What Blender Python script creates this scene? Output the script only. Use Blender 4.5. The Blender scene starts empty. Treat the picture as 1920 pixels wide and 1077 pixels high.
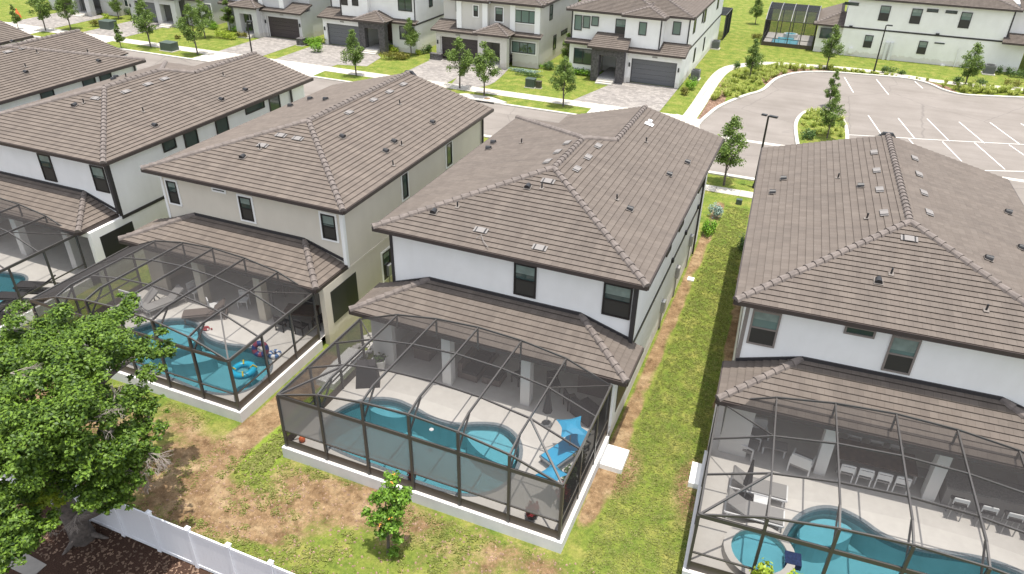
import bpy, math, random
import numpy as np
from mathutils import Vector, Matrix
from mathutils.geometry import tessellate_polygon
random.seed(7)
RNG = np.random.default_rng(7)
rad = math.radians
scene = bpy.context.scene
COL = scene.collection

# ------------------------------------------------------------------ camera
CAM_H = 20.0
YAW, PITCH, ROLL, FPX = rad(-22.11573), rad(31.07392), rad(-1.15049), 1380.26
cy, sy, cp, sp = math.cos(YAW), math.sin(YAW), math.cos(PITCH), math.sin(PITCH)
FW = np.array([sy*cp, cy*cp, -sp]); RT = np.array([cy, -sy, 0.0]); DN = np.cross(FW, RT)
_c, _s = math.cos(ROLL), math.sin(ROLL)
RT, DN = _c*RT + _s*DN, -_s*RT + _c*DN
cam = bpy.data.cameras.new("camera"); camo = bpy.data.objects.new("camera", cam); COL.objects.link(camo)
camo.matrix_world = Matrix(((RT[0], -DN[0], -FW[0], 0), (RT[1], -DN[1], -FW[1], 0), (RT[2], -DN[2], -FW[2], CAM_H), (0, 0, 0, 1)))
cam.sensor_width = 36; cam.lens = FPX/1920*36; cam.clip_end = 2000; cam.clip_start = 0.5
scene.camera = camo

# ------------------------------------------------------------------ light
SUN_EL, SUN_AZ = rad(84), rad(112)          # azimuth measured clockwise from +y
world = bpy.data.worlds.new("World"); scene.world = world; world.use_nodes = True
nt = world.node_tree; bgn = nt.nodes['Background']
sky = nt.nodes.new('ShaderNodeTexSky'); sky.sky_type = 'NISHITA'; sky.sun_disc = False
sky.sun_elevation = SUN_EL; sky.sun_rotation = SUN_AZ; sky.dust_density = 2.0
hs = nt.nodes.new('ShaderNodeHueSaturation'); hs.inputs['Saturation'].default_value = .34; hs.inputs['Value'].default_value = 1.2
nt.links.new(sky.outputs[0], hs.inputs['Color']); nt.links.new(hs.outputs[0], bgn.inputs[0]); bgn.inputs[1].default_value = 0.15
sl = bpy.data.lights.new("sun", 'SUN'); sl.energy = 3.7; sl.angle = rad(0.5); sl.color = (1, .95, .87)
so = bpy.data.objects.new("sun", sl); COL.objects.link(so)
sd = Vector((math.sin(SUN_AZ)*math.cos(SUN_EL), math.cos(SUN_AZ)*math.cos(SUN_EL), math.sin(SUN_EL)))
so.rotation_euler = sd.to_track_quat('Z', 'Y').to_euler(); so.location = (0, 20, 60)
scene.view_settings.view_transform = 'Standard'; scene.view_settings.look = 'None'
scene.view_settings.exposure = 0.74; scene.view_settings.gamma = 1
scene.cycles.transparent_max_bounces = 24
scene.cycles.max_bounces = 8

# ------------------------------------------------------------------ pixel -> point on a known plane
def ray(px, py):
    return RT*(px-960)/FPX + DN*(py-538.5)/FPX + FW
def at(px, py, z=0.0):
    d = ray(px, py); t = (z-CAM_H)/d[2]
    return Vector((d[0]*t, d[1]*t, z))
def at_plane(px, py, p, n):
    d = Vector(ray(px, py)); o = Vector((0, 0, CAM_H))
    return o + d*((Vector(p)-o).dot(n)/d.dot(n))

# ------------------------------------------------------------------ materials
MATS = {}
def mat(name, rgb, rough=.6, metal=0, spec=.5, noise=0, nscale=5, bump=0, bscale=40, coat=0):
    if name in MATS: return MATS[name]
    m = bpy.data.materials.new(name); m.use_nodes = True; t = m.node_tree; b = t.nodes['Principled BSDF']
    b.inputs['Base Color'].default_value = (*rgb, 1); b.inputs['Roughness'].default_value = rough
    b.inputs['Metallic'].default_value = metal; b.inputs['Specular IOR Level'].default_value = spec
    if noise or bump:
        tc = t.nodes.new('ShaderNodeTexCoord')
    if noise:
        nz = t.nodes.new('ShaderNodeTexNoise'); nz.inputs['Scale'].default_value = nscale; nz.inputs['Detail'].default_value = 6
        t.links.new(tc.outputs['Object'], nz.inputs['Vector'])
        r = t.nodes.new('ShaderNodeValToRGB'); r.color_ramp.elements[0].position = .3; r.color_ramp.elements[1].position = .7
        r.color_ramp.elements[0].color = (*[max(0, c*(1-noise)) for c in rgb], 1)
        r.color_ramp.elements[1].color = (*[min(1, c*(1+noise)) for c in rgb], 1)
        t.links.new(nz.outputs[0], r.inputs[0]); t.links.new(r.outputs[0], b.inputs['Base Color'])
    if bump:
        n2 = t.nodes.new('ShaderNodeTexNoise'); n2.inputs['Scale'].default_value = bscale; n2.inputs['Detail'].default_value = 4
        t.links.new(tc.outputs['Object'], n2.inputs['Vector'])
        bp = t.nodes.new('ShaderNodeBump'); bp.inputs['Strength'].default_value = bump; bp.inputs['Distance'].default_value = .03
        t.links.new(n2.outputs[0], bp.inputs['Height']); t.links.new(bp.outputs[0], b.inputs['Normal'])
    MATS[name] = m
    return m
def N(t, kind, **kw):
    n = t.nodes.new(kind)
    for k, v in kw.items():
        if k in ('i',):
            for a, b in v.items(): n.inputs[a].default_value = b
        else: setattr(n, k, v)
    return n
def mixc(t, f, a, b, mode='MIX'):
    n = t.nodes.new('ShaderNodeMix'); n.data_type = 'RGBA'; n.blend_type = mode
    for s, v in ((0, f), (6, a), (7, b)):
        if hasattr(v, 'is_linked'): t.links.new(v, n.inputs[s])
        elif s == 0: n.inputs[0].default_value = v
        else: n.inputs[s].default_value = (*v, 1)
    return n.outputs[2]
def ramp(t, src, stops):
    r = t.nodes.new('ShaderNodeValToRGB'); e = r.color_ramp.elements
    while len(e) < len(stops): e.new(.5)
    for el, (p, c) in zip(e, stops):
        el.position = p; el.color = (*c, 1) if len(c) == 3 else c
    t.links.new(src, r.inputs[0]); return r.outputs[0]
def noise(t, vec, scale, detail=5, rough=.55):
    n = N(t, 'ShaderNodeTexNoise', i={'Scale': scale, 'Detail': detail, 'Roughness': rough}); t.links.new(vec, n.inputs['Vector']); return n.outputs[0]
def bumpn(t, h, s, d, b):
    bp = N(t, 'ShaderNodeBump', i={'Strength': s, 'Distance': d}); t.links.new(h, bp.inputs['Height']); t.links.new(bp.outputs[0], b.inputs['Normal'])

def roof_mat(name, c1, c2):
    m = bpy.data.materials.new(name); m.use_nodes = True; t = m.node_tree; b = t.nodes['Principled BSDF']
    uv = N(t, 'ShaderNodeUVMap'); tc = N(t, 'ShaderNodeTexCoord')
    br = N(t, 'ShaderNodeTexBrick', offset=.5, i={'Scale': 1.0, 'Mortar Size': .004, 'Mortar Smooth': .2, 'Bias': -.1, 'Brick Width': .28, 'Row Height': .285})
    br.inputs['Color1'].default_value = (*c1, 1); br.inputs['Color2'].default_value = (*c2, 1); br.inputs['Mortar'].default_value = (c1[0]*.55, c1[1]*.52, c1[2]*.5, 1)
    t.links.new(uv.outputs[0], br.inputs['Vector'])
    nz = noise(t, tc.outputs['Object'], 1.2, 6, .6)
    c = mixc(t, .5, br.outputs['Color'], ramp(t, nz, [(.3, (.84, .84, .84)), (.5, (1, .99, .98)), (.72, (1.12, 1.12, 1.11))]), 'MULTIPLY')
    mp = N(t, 'ShaderNodeMapping', i={'Scale': (2.2, .22, 1)}); t.links.new(uv.outputs[0], mp.inputs[0])
    c = mixc(t, .6, c, ramp(t, noise(t, mp.outputs[0], 1.0, 5, .65), [(.3, (.74, .74, .75)), (.55, (1.02, 1.01, 1.0)), (.75, (1.15, 1.14, 1.12))]), 'MULTIPLY')
    st = noise(t, tc.outputs['Object'], 9, 3, .5)
    c = mixc(t, ramp(t, st, [(.68, (0, 0, 0)), (.76, (.16, .16, .16))]), c, (.32, .29, .27))
    t.links.new(c, b.inputs['Base Color']); b.inputs['Roughness'].default_value = .85; b.inputs['Specular IOR Level'].default_value = .25
    bumpn(t, noise(t, uv.outputs[0], 30, 3), .3, .01, b)
    MATS[name] = m; return m
def stucco(name, rgb):
    m = bpy.data.materials.new(name); m.use_nodes = True; t = m.node_tree; b = t.nodes['Principled BSDF']; P = N(t, 'ShaderNodeTexCoord').outputs['Object']
    mp = N(t, 'ShaderNodeMapping', i={'Scale': (1.1, 1.1, .3)}); t.links.new(P, mp.inputs[0])
    c = mixc(t, 1, rgb, ramp(t, noise(t, mp.outputs[0], 1.6, 5, .6), [(.3, (.965, .962, .955)), (.5, (.992, .992, .99)), (.7, (1.01, 1.01, 1.01))]), 'MULTIPLY')
    c = mixc(t, 1, c, ramp(t, noise(t, P, .7, 4), [(.3, (.95, .95, .945)), (.65, (1.02, 1.02, 1.02))]), 'MULTIPLY')
    sx = N(t, 'ShaderNodeSeparateXYZ'); t.links.new(P, sx.inputs[0]); ad = N(t, 'ShaderNodeMath', operation='MULTIPLY_ADD'); t.links.new(noise(t, P, 2.5, 5), ad.inputs[0]); ad.inputs[1].default_value = -.9; t.links.new(sx.outputs[2], ad.inputs[2])
    c = mixc(t, ramp(t, ad.outputs[0], [(0, (.3, .3, .3)), (.12, (0, 0, 0))]), c, (.42, .36, .28))
    t.links.new(c, b.inputs['Base Color']); b.inputs['Roughness'].default_value = .92; b.inputs['Specular IOR Level'].default_value = .2
    bumpn(t, noise(t, P, 60, 4), .25, .01, b); MATS[name] = m; return m
ROOF = roof_mat('roof_tile', (.120, .101, .088), (.140, .119, .104))
ROOF2 = roof_mat('roof_tile_tan', (.130, .109, .094), (.156, .131, .113))
CAP = mat('cap_tile', (.15, .127, .115), .85, noise=.25, nscale=4)
WHITE = stucco('stucco_white', (.83, .825, .81))
BEIGE = stucco('stucco_beige', (.66, .61, .52))
GREIGE = stucco('stucco_greige', (.60, .58, .54))
LGREY = stucco('stucco_light_grey', (.55, .55, .55))
TRIMW = mat('trim_white', (.82, .82, .8), .7)
TRIMD = mat('trim_dark', (.035, .032, .034), .5)
TRIMG = mat('trim_grey', (.22, .19, .17), .6)
FASCIA = mat('fascia_brown', (.05, .038, .034), .5)
BRONZE = mat('bronze_metal', (.028, .025, .024), .4, metal=.3)
CAGE = mat('cage_aluminium', (.075, .07, .067), .38, metal=.2)
KICK = mat('kick_plate_bronze', (.07, .055, .045), .45, metal=.2)
CONC = mat('concrete_light', (.5, .475, .43), .85, noise=.1, nscale=1.5, bump=.1)
DECK = mat('pool_deck_stone', (.61, .58, .54), .8, noise=.05, nscale=3, bump=.05)
CURBW = mat('painted_curb', (.66, .66, .66), .8, noise=.06, nscale=2)
PADM = mat('white_pad', (.82, .82, .8), .6)
VINYL = mat('white_vinyl', (.78, .79, .82), .35)
BLACK = mat('black_plastic', (.02, .02, .022), .45)
DGREY = mat('dark_cloth', (.045, .042, .045), .8)
GREYF = mat('grey_furniture', (.3, .29, .28), .7)
TAUPE = mat('taupe_wicker', (.16, .13, .115), .8, noise=.2, nscale=30)
WHITEP = mat('white_plastic', (.8, .8, .8), .4)
BLUE = mat('blue_fabric', (.03, .36, .62), .6)
WOODM = mat('dark_wood', (.09, .055, .04), .5, noise=.3, nscale=6)
BARK = mat('bark', (.11, .092, .08), .95, noise=.35, nscale=9, bump=.8, bscale=14)
DEADW = mat('dead_twig', (.3, .26, .23), .95)
STONE = mat('dark_stone_veneer', (.085, .08, .08), .85, noise=.5, nscale=5, bump=.8, bscale=9)
GREENBOX = mat('utility_green', (.06, .085, .07), .5)
ORANGE = mat('orange_plastic', (.75, .16, .05), .5)
METALG = mat('grey_metal', (.35, .36, .37), .4, metal=.6)
RED = mat('red_leaf', (.33, .03, .04), .6)
GARD = mat('garage_charcoal', (.045, .035, .036), .5)
GARG = mat('garage_grey', (.13, .135, .145), .5)
PATCH = mat('flat_tile_flashing', (.2, .186, .178), .8)
PATCHD = mat('lead_flashing', (.165, .145, .13), .85)
YEL = mat('yellow_plastic', (.7, .55, .05), .4)
NAVY = mat('navy_tile', (.02, .04, .12), .2, noise=.5, nscale=25)
COPE = mat('pool_coping_tile', (.2, .23, .25), .4, noise=.3, nscale=20)
BASIN = mat('pool_plaster', (.46, .57, .58), .7, noise=.06, nscale=1.5)
BENCH = mat('pool_bench', (.5, .62, .64), .7, noise=.05, nscale=2)

BLIND = mat('window_blind', (.20, .25, .225), .25, spec=.6, noise=.2, nscale=3)
def glass_mat(name, tint, rough=.06):
    m = mat(name, tint, rough, spec=.8); return m
PANE = glass_mat('window_glass', (.035, .06, .055)); PANE2 = glass_mat('window_glass_blind', (.13, .19, .17), .15)
SCRN = mat('window_screen', (.035, .034, .03), .5); SLIDER = glass_mat('sliding_glass', (.02, .022, .024))

def screen_mat(name, rgb, T):
    m = bpy.data.materials.new(name); m.use_nodes = True; t = m.node_tree; t.nodes.clear()
    out = N(t, 'ShaderNodeOutputMaterial'); tr = N(t, 'ShaderNodeBsdfTransparent'); df = N(t, 'ShaderNodeBsdfDiffuse'); df.inputs[0].default_value = (*rgb, 1)
    lw = N(t, 'ShaderNodeLayerWeight', i={'Blend': .5})
    a = N(t, 'ShaderNodeMath', operation='SUBTRACT'); a.inputs[0].default_value = 1.0; t.links.new(lw.outputs['Facing'], a.inputs[1])
    mx = N(t, 'ShaderNodeMath', operation='MAXIMUM'); t.links.new(a.outputs[0], mx.inputs[0]); mx.inputs[1].default_value = .12
    dv = N(t, 'ShaderNodeMath', operation='DIVIDE'); dv.inputs[0].default_value = 1.0; t.links.new(mx.outputs[0], dv.inputs[1])
    pw = N(t, 'ShaderNodeMath', operation='POWER'); pw.inputs[0].default_value = T; t.links.new(dv.outputs[0], pw.inputs[1])
    ms = N(t, 'ShaderNodeMixShader'); t.links.new(pw.outputs[0], ms.inputs[0]); t.links.new(df.outputs[0], ms.inputs[1]); t.links.new(tr.outputs[0], ms.inputs[2])
    t.links.new(ms.outputs[0], out.inputs[0]); MATS[name] = m; return m
SCREEN = screen_mat('insect_mesh', (.045, .042, .042), .69)
PRIV = screen_mat('privacy_mesh', (.25, .24, .23), .28)

def water_mat():
    m = bpy.data.materials.new('pool_water'); m.use_nodes = True; t = m.node_tree; t.nodes.clear()
    out = N(t, 'ShaderNodeOutputMaterial'); tr = N(t, 'ShaderNodeBsdfTransparent'); tr.inputs[0].default_value = (.50, .80, .87, 1)
    gl = N(t, 'ShaderNodeBsdfGlossy', i={'Roughness': .04}); fr = N(t, 'ShaderNodeFresnel', i={'IOR': 1.33})
    tc = N(t, 'ShaderNodeTexCoord'); nz = noise(t, tc.outputs['Object'], 5, 4)
    bp = N(t, 'ShaderNodeBump', i={'Strength': .12, 'Distance': .05}); t.links.new(nz, bp.inputs['Height'])
    t.links.new(bp.outputs[0], gl.inputs['Normal']); t.links.new(bp.outputs[0], fr.inputs['Normal'])
    ms = N(t, 'ShaderNodeMixShader'); t.links.new(fr.outputs[0], ms.inputs[0]); t.links.new(tr.outputs[0], ms.inputs[1]); t.links.new(gl.outputs[0], ms.inputs[2])
    t.links.new(ms.outputs[0], out.inputs[0]); return m
WATER = water_mat()

def leaf_mat(name, dark, light, trans=.25):
    m = bpy.data.materials.new(name); m.use_nodes = True; t = m.node_tree; b = t.nodes['Principled BSDF']; out = t.nodes['Material Output']
    g = N(t, 'ShaderNodeNewGeometry'); tc = N(t, 'ShaderNodeTexCoord')
    n1 = noise(t, tc.outputs['Object'], 1.3, 3)
    ad = N(t, 'ShaderNodeMath', operation='ADD'); t.links.new(g.outputs['Random Per Island'], ad.inputs[0]); t.links.new(n1, ad.inputs[1])
    hf = N(t, 'ShaderNodeMath', operation='MULTIPLY'); t.links.new(ad.outputs[0], hf.inputs[0]); hf.inputs[1].default_value = .5
    c = ramp(t, hf.outputs[0], [(.2, dark), (.8, light)])
    t.links.new(c, b.inputs['Base Color']); b.inputs['Roughness'].default_value = .5; b.inputs['Specular IOR Level'].default_value = .3
    tl = N(t, 'ShaderNodeBsdfTranslucent'); t.links.new(c, tl.inputs[0])
    ms = N(t, 'ShaderNodeMixShader', i={0: trans}); t.links.new(b.outputs[0], ms.inputs[1]); t.links.new(tl.outputs[0], ms.inputs[2])
    t.links.new(ms.outputs[0], out.inputs[0]); MATS[name] = m; return m
LEAF = leaf_mat('leaf_green', (.018, .05, .008), (.165, .27, .028), .2)
LEAFB = leaf_mat('leaf_oak', (.055, .105, .022), (.22, .31, .065), .3)
LEAFC = leaf_mat('leaf_dark', (.04, .085, .025), (.12, .20, .05))
LEAFY = leaf_mat('leaf_yellow', (.16, .25, .02), (.42, .5, .05))
LEAFV = leaf_mat('leaf_vivid', (.08, .2, .012), (.24, .42, .035))
LEAFS = leaf_mat('leaf_silver', (.15, .25, .2), (.4, .5, .46))
GRASSP = leaf_mat('ornamental_grass', (.24, .33, .05), (.62, .64, .2), .45)
HEDGE_BR = leaf_mat('leaf_olive', (.09, .1, .015), (.24, .22, .04))

def ground_mat():
    m = bpy.data.materials.new('ground_cover'); m.use_nodes = True; t = m.node_tree; b = t.nodes['Principled BSDF']
    tc = N(t, 'ShaderNodeTexCoord'); P = tc.outputs['Object']
    at_ = N(t, 'ShaderNodeAttribute', attribute_name='cover'); sp_ = N(t, 'ShaderNodeSeparateColor'); t.links.new(at_.outputs['Color'], sp_.inputs[0])
    fine = noise(t, P, 9, 8, .7); mid = noise(t, P, 1.1, 5, .6); big = noise(t, P, .22, 3); vf = noise(t, P, 40, 4, .7)
    g1 = ramp(t, mid, [(.3, (.105, .16, .03)), (.5, (.165, .205, .042)), (.68, (.255, .25, .075))])
    g2 = ramp(t, fine, [(.3, (.62, .66, .6)), (.55, (1, 1, 1)), (.75, (1.35, 1.25, 1.1))])
    grass = mixc(t, 1, g1, g2, 'MULTIPLY')
    grass = mixc(t, .8, grass, ramp(t, vf, [(.3, (.62, .66, .6)), (.7, (1.35, 1.3, 1.2))]), 'MULTIPLY')
    d1 = ramp(t, mid, [(.3, (.15, .092, .05)), (.5, (.25, .168, .095)), (.7, (.36, .27, .165))])
    dirt = mixc(t, .9, d1, ramp(t, fine, [(.3, (.6, .58, .55)), (.5, (1, 1, 1)), (.75, (1.3, 1.25, 1.2))]), 'MULTIPLY')
    dirt = mixc(t, .6, dirt, ramp(t, vf, [(.3, (.5, .5, .48)), (.7, (1.4, 1.4, 1.4))]), 'MULTIPLY')
    m1 = mixc(t, 1, (.06, .036, .027), ramp(t, vf, [(.32, (.35, .33, .3)), (.5, (1, 1, 1)), (.72, (2.2, 2.0, 1.8))]), 'MULTIPLY')
    bright = mixc(t, 1, (.20, .27, .04), g2, 'MULTIPLY')
    def masked(val, w=.18):
        a = N(t, 'ShaderNodeMath', operation='ADD'); t.links.new(val, a.inputs[0])
        q = N(t, 'ShaderNodeMath', operation='MULTIPLY_ADD'); t.links.new(fine, q.inputs[0]); q.inputs[1].default_value = .55; q.inputs[2].default_value = -.275
        t.links.new(q.outputs[0], a.inputs[1])
        return ramp(t, a.outputs[0], [(.5-w/2, (0, 0, 0)), (.5+w/2, (1, 1, 1))])
    mpx = N(t, 'ShaderNodeMapping', i={'Scale': (30, 7, 1), 'Rotation': (0, 0, .7)}); t.links.new(P, mpx.inputs[0])
    st = noise(t, mpx.outputs[0], 1.6, 3, .6); mpy = N(t, 'ShaderNodeMapping', i={'Scale': (7, 30, 1), 'Rotation': (0, 0, .3)}); t.links.new(P, mpy.inputs[0]); st2 = noise(t, mpy.outputs[0], 1.6, 3, .6)
    dirt = mixc(t, ramp(t, st, [(.60, (0, 0, 0)), (.68, (.8, .8, .8))]), dirt, (.46, .36, .25))
    dirt = mixc(t, ramp(t, st2, [(.62, (0, 0, 0)), (.68, (.7, .7, .7))]), dirt, (.09, .06, .04))
    dirt = mixc(t, 1, dirt, ramp(t, noise(t, P, 3.2, 5, .65), [(.32, (.55, .52, .5)), (.5, (.98, .97, .95)), (.7, (1.2, 1.2, 1.2))]), 'MULTIPLY')
    grass = mixc(t, ramp(t, st, [(.60, (0, 0, 0)), (.70, (.5, .5, .5))]), grass, (.36, .33, .15))
    grass = mixc(t, .9, grass, ramp(t, noise(t, P, 4.0, 6, .7), [(.32, (.62, .68, .62)), (.5, (1, 1, 1)), (.7, (1.22, 1.18, 1.1))]), 'MULTIPLY')
    c = mixc(t, masked(sp_.outputs[2]), grass, bright)
    c = mixc(t, masked(sp_.outputs[0], .25), c, dirt)
    c = mixc(t, masked(sp_.outputs[1], .1), c, m1)
    t.links.new(c, b.inputs['Base Color']); b.inputs['Roughness'].default_value = .95; b.inputs['Specular IOR Level'].default_value = .1
    bumpn(t, vf, .7, .05, b); return m
GROUND = ground_mat()
def simple_proc(name, build):
    m = bpy.data.materials.new(name); m.use_nodes = True; t = m.node_tree; b = t.nodes['Principled BSDF']
    b.inputs['Roughness'].default_value = .9; b.inputs['Specular IOR Level'].default_value = .2
    build(t, b, N(t, 'ShaderNodeTexCoord').outputs['Object']); MATS[name] = m; return m
def _mulch(t, b, P):
    v = N(t, 'ShaderNodeTexVoronoi', i={'Scale': 14}); t.links.new(P, v.inputs['Vector'])
    c = ramp(t, v.outputs['Color'], [(.2, (.10, .055, .035)), (.5, (.19, .12, .085)), (.8, (.30, .2, .145))])
    c = mixc(t, .7, c, ramp(t, noise(t, P, 1.5), [(.35, (.7, .7, .7)), (.65, (1.25, 1.25, 1.25))]), 'MULTIPLY')
    t.links.new(c, b.inputs['Base Color']); bumpn(t, v.outputs['Distance'], .8, .05, b)
MULCH = simple_proc('mulch', _mulch)
def _asph(t, b, P):
    c = ramp(t, noise(t, P, .25, 6, .6), [(.3, (.185, .165, .148)), (.55, (.218, .196, .178)), (.75, (.25, .226, .205))])
    c = mixc(t, .6, c, ramp(t, noise(t, P, 30, 3), [(.3, (.85, .85, .85)), (.7, (1.15, 1.15, 1.15))]), 'MULTIPLY')
    mp = N(t, 'ShaderNodeMapping', i={'Scale': (.06, .9, 1)}); t.links.new(P, mp.inputs[0])
    c = mixc(t, .5, c, ramp(t, noise(t, mp.outputs[0], 1.3, 4), [(.35, (.88, .87, .86)), (.6, (1.06, 1.06, 1.06))]), 'MULTIPLY')
    v = N(t, 'ShaderNodeTexVoronoi', feature='DISTANCE_TO_EDGE', i={'Scale': .16}); wn = N(t, 'ShaderNodeTexNoise', i={'Scale': .8, 'Detail': 5}); t.links.new(P, wn.inputs['Vector'])
    vm = N(t, 'ShaderNodeMix', data_type='VECTOR', i={0: .35}); t.links.new(P, vm.inputs[4]); t.links.new(wn.outputs['Color'], vm.inputs[5]); t.links.new(vm.outputs[1], v.inputs['Vector'])
    c = mixc(t, ramp(t, v.outputs['Distance'], [(.0, (.45, .45, .45)), (.006, (0, 0, 0))]), c, (.1, .09, .085))
    c = mixc(t, ramp(t, noise(t, P, .5, 4, .6), [(.64, (0, 0, 0)), (.72, (.3, .3, .3))]), c, (.12, .11, .105))
    t.links.new(c, b.inputs['Base Color'])
ASPH = simple_proc('asphalt', _asph)
def _walk(t, b, P):
    br = N(t, 'ShaderNodeTexBrick', offset=0, i={'Scale': 1, 'Mortar Size': .03, 'Brick Width': 1.6, 'Row Height': 1.6}); t.links.new(P, br.inputs['Vector'])
    br.inputs['Color1'].default_value = (.47, .44, .39, 1); br.inputs['Color2'].default_value = (.52, .49, .44, 1); br.inputs['Mortar'].default_value = (.3, .27, .22, 1)
    c = mixc(t, .7, br.outputs['Color'], ramp(t, noise(t, P, .9, 6), [(.3, (.8, .79, .76)), (.65, (1.08, 1.08, 1.08))]), 'MULTIPLY')
    t.links.new(c, b.inputs['Base Color'])
WALK = simple_proc('sidewalk_concrete', _walk)
def _paver(t, b, P):
    br = N(t, 'ShaderNodeTexBrick', offset=.37, squash=.7, squash_frequency=3, i={'Scale': 1, 'Mortar Size': .012, 'Brick Width': .42, 'Row Height': .26, 'Bias': 0}); t.links.new(P, br.inputs['Vector'])
    br.inputs['Color1'].default_value = (.20, .188, .178, 1); br.inputs['Color2'].default_value = (.31, .29, .272, 1); br.inputs['Mortar'].default_value = (.2, .18, .16, 1)
    c = mixc(t, .6, br.outputs['Color'], ramp(t, noise(t, P, .6, 5), [(.3, (.82, .8, .8)), (.65, (1.1, 1.08, 1.06))]), 'MULTIPLY')
    t.links.new(c, b.inputs['Base Color'])
PAVER = simple_proc('driveway_pavers', _paver)
PAINT = mat('road_paint', (.7, .69, .66), .6, noise=.1, nscale=6)

# ------------------------------------------------------------------ mesh helpers
class MB:
    def __init__(s): s.v = []; s.f = []; s.m = []; s.uv = []
    def face(s, pts, mi=0, uv=None):
        b = len(s.v); s.v += [tuple(p) for p in pts]; s.f.append(tuple(range(b, b+len(pts)))); s.m.append(mi); s.uv.append(uv)
    def idx(s, vs, fs, mi=0):
        b = len(s.v); s.v += [tuple(p) for p in vs]
        for f in fs: s.f.append(tuple(b+i for i in f)); s.m.append(mi); s.uv.append(None)
    def box(s, x0, x1, y0, y1, z0, z1, mi=0):
        v = [(x, y, z) for z in (z0, z1) for x, y in ((x0, y0), (x1, y0), (x1, y1), (x0, y1))]
        s.idx(v, [(3, 2, 1, 0), (4, 5, 6, 7), (0, 1, 5, 4), (1, 2, 6, 5), (2, 3, 7, 6), (3, 0, 4, 7)], mi); return s
    def rbox(s, cx, cy_, z0, lx, ly, h, rz=0, mi=0, taper=1):
        c, n = math.cos(rz), math.sin(rz); v = []
        for z, k in ((z0, 1), (z0+h, taper)):
            for a, b in ((-1, -1), (1, -1), (1, 1), (-1, 1)):
                a *= lx/2*k; b *= ly/2*k; v.append((cx+a*c-b*n, cy_+a*n+b*c, z))
        s.idx(v, [(3, 2, 1, 0), (4, 5, 6, 7), (0, 1, 5, 4), (1, 2, 6, 5), (2, 3, 7, 6), (3, 0, 4, 7)], mi); return s
    def bar(s, p, q, w, h=None, mi=0):
        p, q = Vector(p), Vector(q); d = (q-p).normalized(); h = h or w
        up = Vector((0, 0, 1)) if abs(d.z) < .95 else Vector((0, 1, 0))
        r = d.cross(up).normalized()*w/2; u = r.cross(d).normalized()*h/2
        v = [e+a*r+b*u for e in (p, q) for a, b in ((-1, -1), (1, -1), (1, 1), (-1, 1))]
        s.idx(v, [(0, 1, 2, 3), (7, 6, 5, 4), (0, 4, 5, 1), (1, 5, 6, 2), (2, 6, 7, 3), (3, 7, 4, 0)], mi); return s
    def tube(s, p, q, r0, r1=None, n=8, mi=0, cap=True):
        p, q = Vector(p), Vector(q); d = (q-p).normalized(); r1 = r0 if r1 is None else r1
        up = Vector((0, 0, 1)) if abs(d.z) < .9 else Vector((1, 0, 0)); a = d.cross(up).normalized(); b = d.cross(a)
        v = [c+(a*math.cos(2*math.pi*i/n)+b*math.sin(2*math.pi*i/n))*r for c, r in ((p, r0), (q, r1)) for i in range(n)]
        f = [(i, (i+1) % n, n+(i+1) % n, n+i) for i in range(n)]
        if cap: f += [tuple(range(n))[::-1], tuple(range(n, 2*n))]
        s.idx(v, f, mi); return s
    def path(s, pts, radii, n=7, mi=0):
        pts = [Vector(p) for p in pts]; rings = []
        for i, p in enumerate(pts):
            d = (pts[min(i+1, len(pts)-1)]-pts[max(i-1, 0)]).normalized()
            a = d.cross(Vector((.3, .9, .1))).normalized(); b = d.cross(a)
            rings.append([p+(a*math.cos(2*math.pi*k/n)+b*math.sin(2*math.pi*k/n))*radii[i] for k in range(n)])
        v = [q for r in rings for q in r]; f = []
        for i in range(len(pts)-1):
            for k in range(n): f.append((i*n+k, i*n+(k+1) % n, (i+1)*n+(k+1) % n, (i+1)*n+k))
        f.append(tuple(range(n))[::-1]); f.append(tuple(range((len(pts)-1)*n, len(pts)*n)))
        s.idx(v, f, mi); return s
    def prism(s, loop, z0, z1, mi=0, top=True, bottom=False):
        n = len(loop); v = [(p[0], p[1], z0) for p in loop]+[(p[0], p[1], z1) for p in loop]
        f = [(i, (i+1) % n, n+(i+1) % n, n+i) for i in range(n)]
        s.idx(v, f, mi)
        for z, on in ((z1, top), (z0, bottom)):
            if on:
                P = [Vector((p[0], p[1], z)) for p in loop]; tr = tessellate_polygon([P]); s.idx(P, [tuple(q) for q in tr], mi)
        return s
    def sphere(s, c, r, n=10, mi=0, sq=1):
        vs = []; fs = []; k = n//2
        for i in range(k+1):
            th = math.pi*i/k
            for j in range(n): vs.append((c[0]+r*math.sin(th)*math.cos(2*math.pi*j/n), c[1]+r*math.sin(th)*math.sin(2*math.pi*j/n), c[2]+r*math.cos(th)*sq))
        for i in range(k):
            for j in range(n): fs.append((i*n+j, (i+1)*n+j, (i+1)*n+(j+1) % n, i*n+(j+1) % n))
        s.idx(vs, fs, mi); return s
    def build(s, name, mats, parent=None, smooth=False, loc=None):
        me = bpy.data.meshes.new(name); me.from_pydata(s.v, [], s.f)
        for m in (mats if isinstance(mats, (list, tuple)) else [mats]): me.materials.append(m)
        if any(s.m): me.polygons.foreach_set('material_index', s.m)
        if any(u is not None for u in s.uv):
            l = me.uv_layers.new(name='UVMap'); arr = []
            for f, u in zip(s.f, s.uv): arr += [c for q in (u or [(0, 0)]*len(f)) for c in q]
            l.data.foreach_set('uv', arr)
        if smooth: me.polygons.foreach_set('use_smooth', [True]*len(s.f))
        me.update(); o = bpy.data.objects.new(name, me); COL.objects.link(o)
        if parent: o.parent = parent
        if loc: o.location = loc
        return o
def tag(o, label=None, cat=None, group=None, kind=None):
    if label: o['label'] = label
    if cat: o['category'] = cat
    if group: o['group'] = group
    if kind: o['kind'] = kind
    return o
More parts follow.
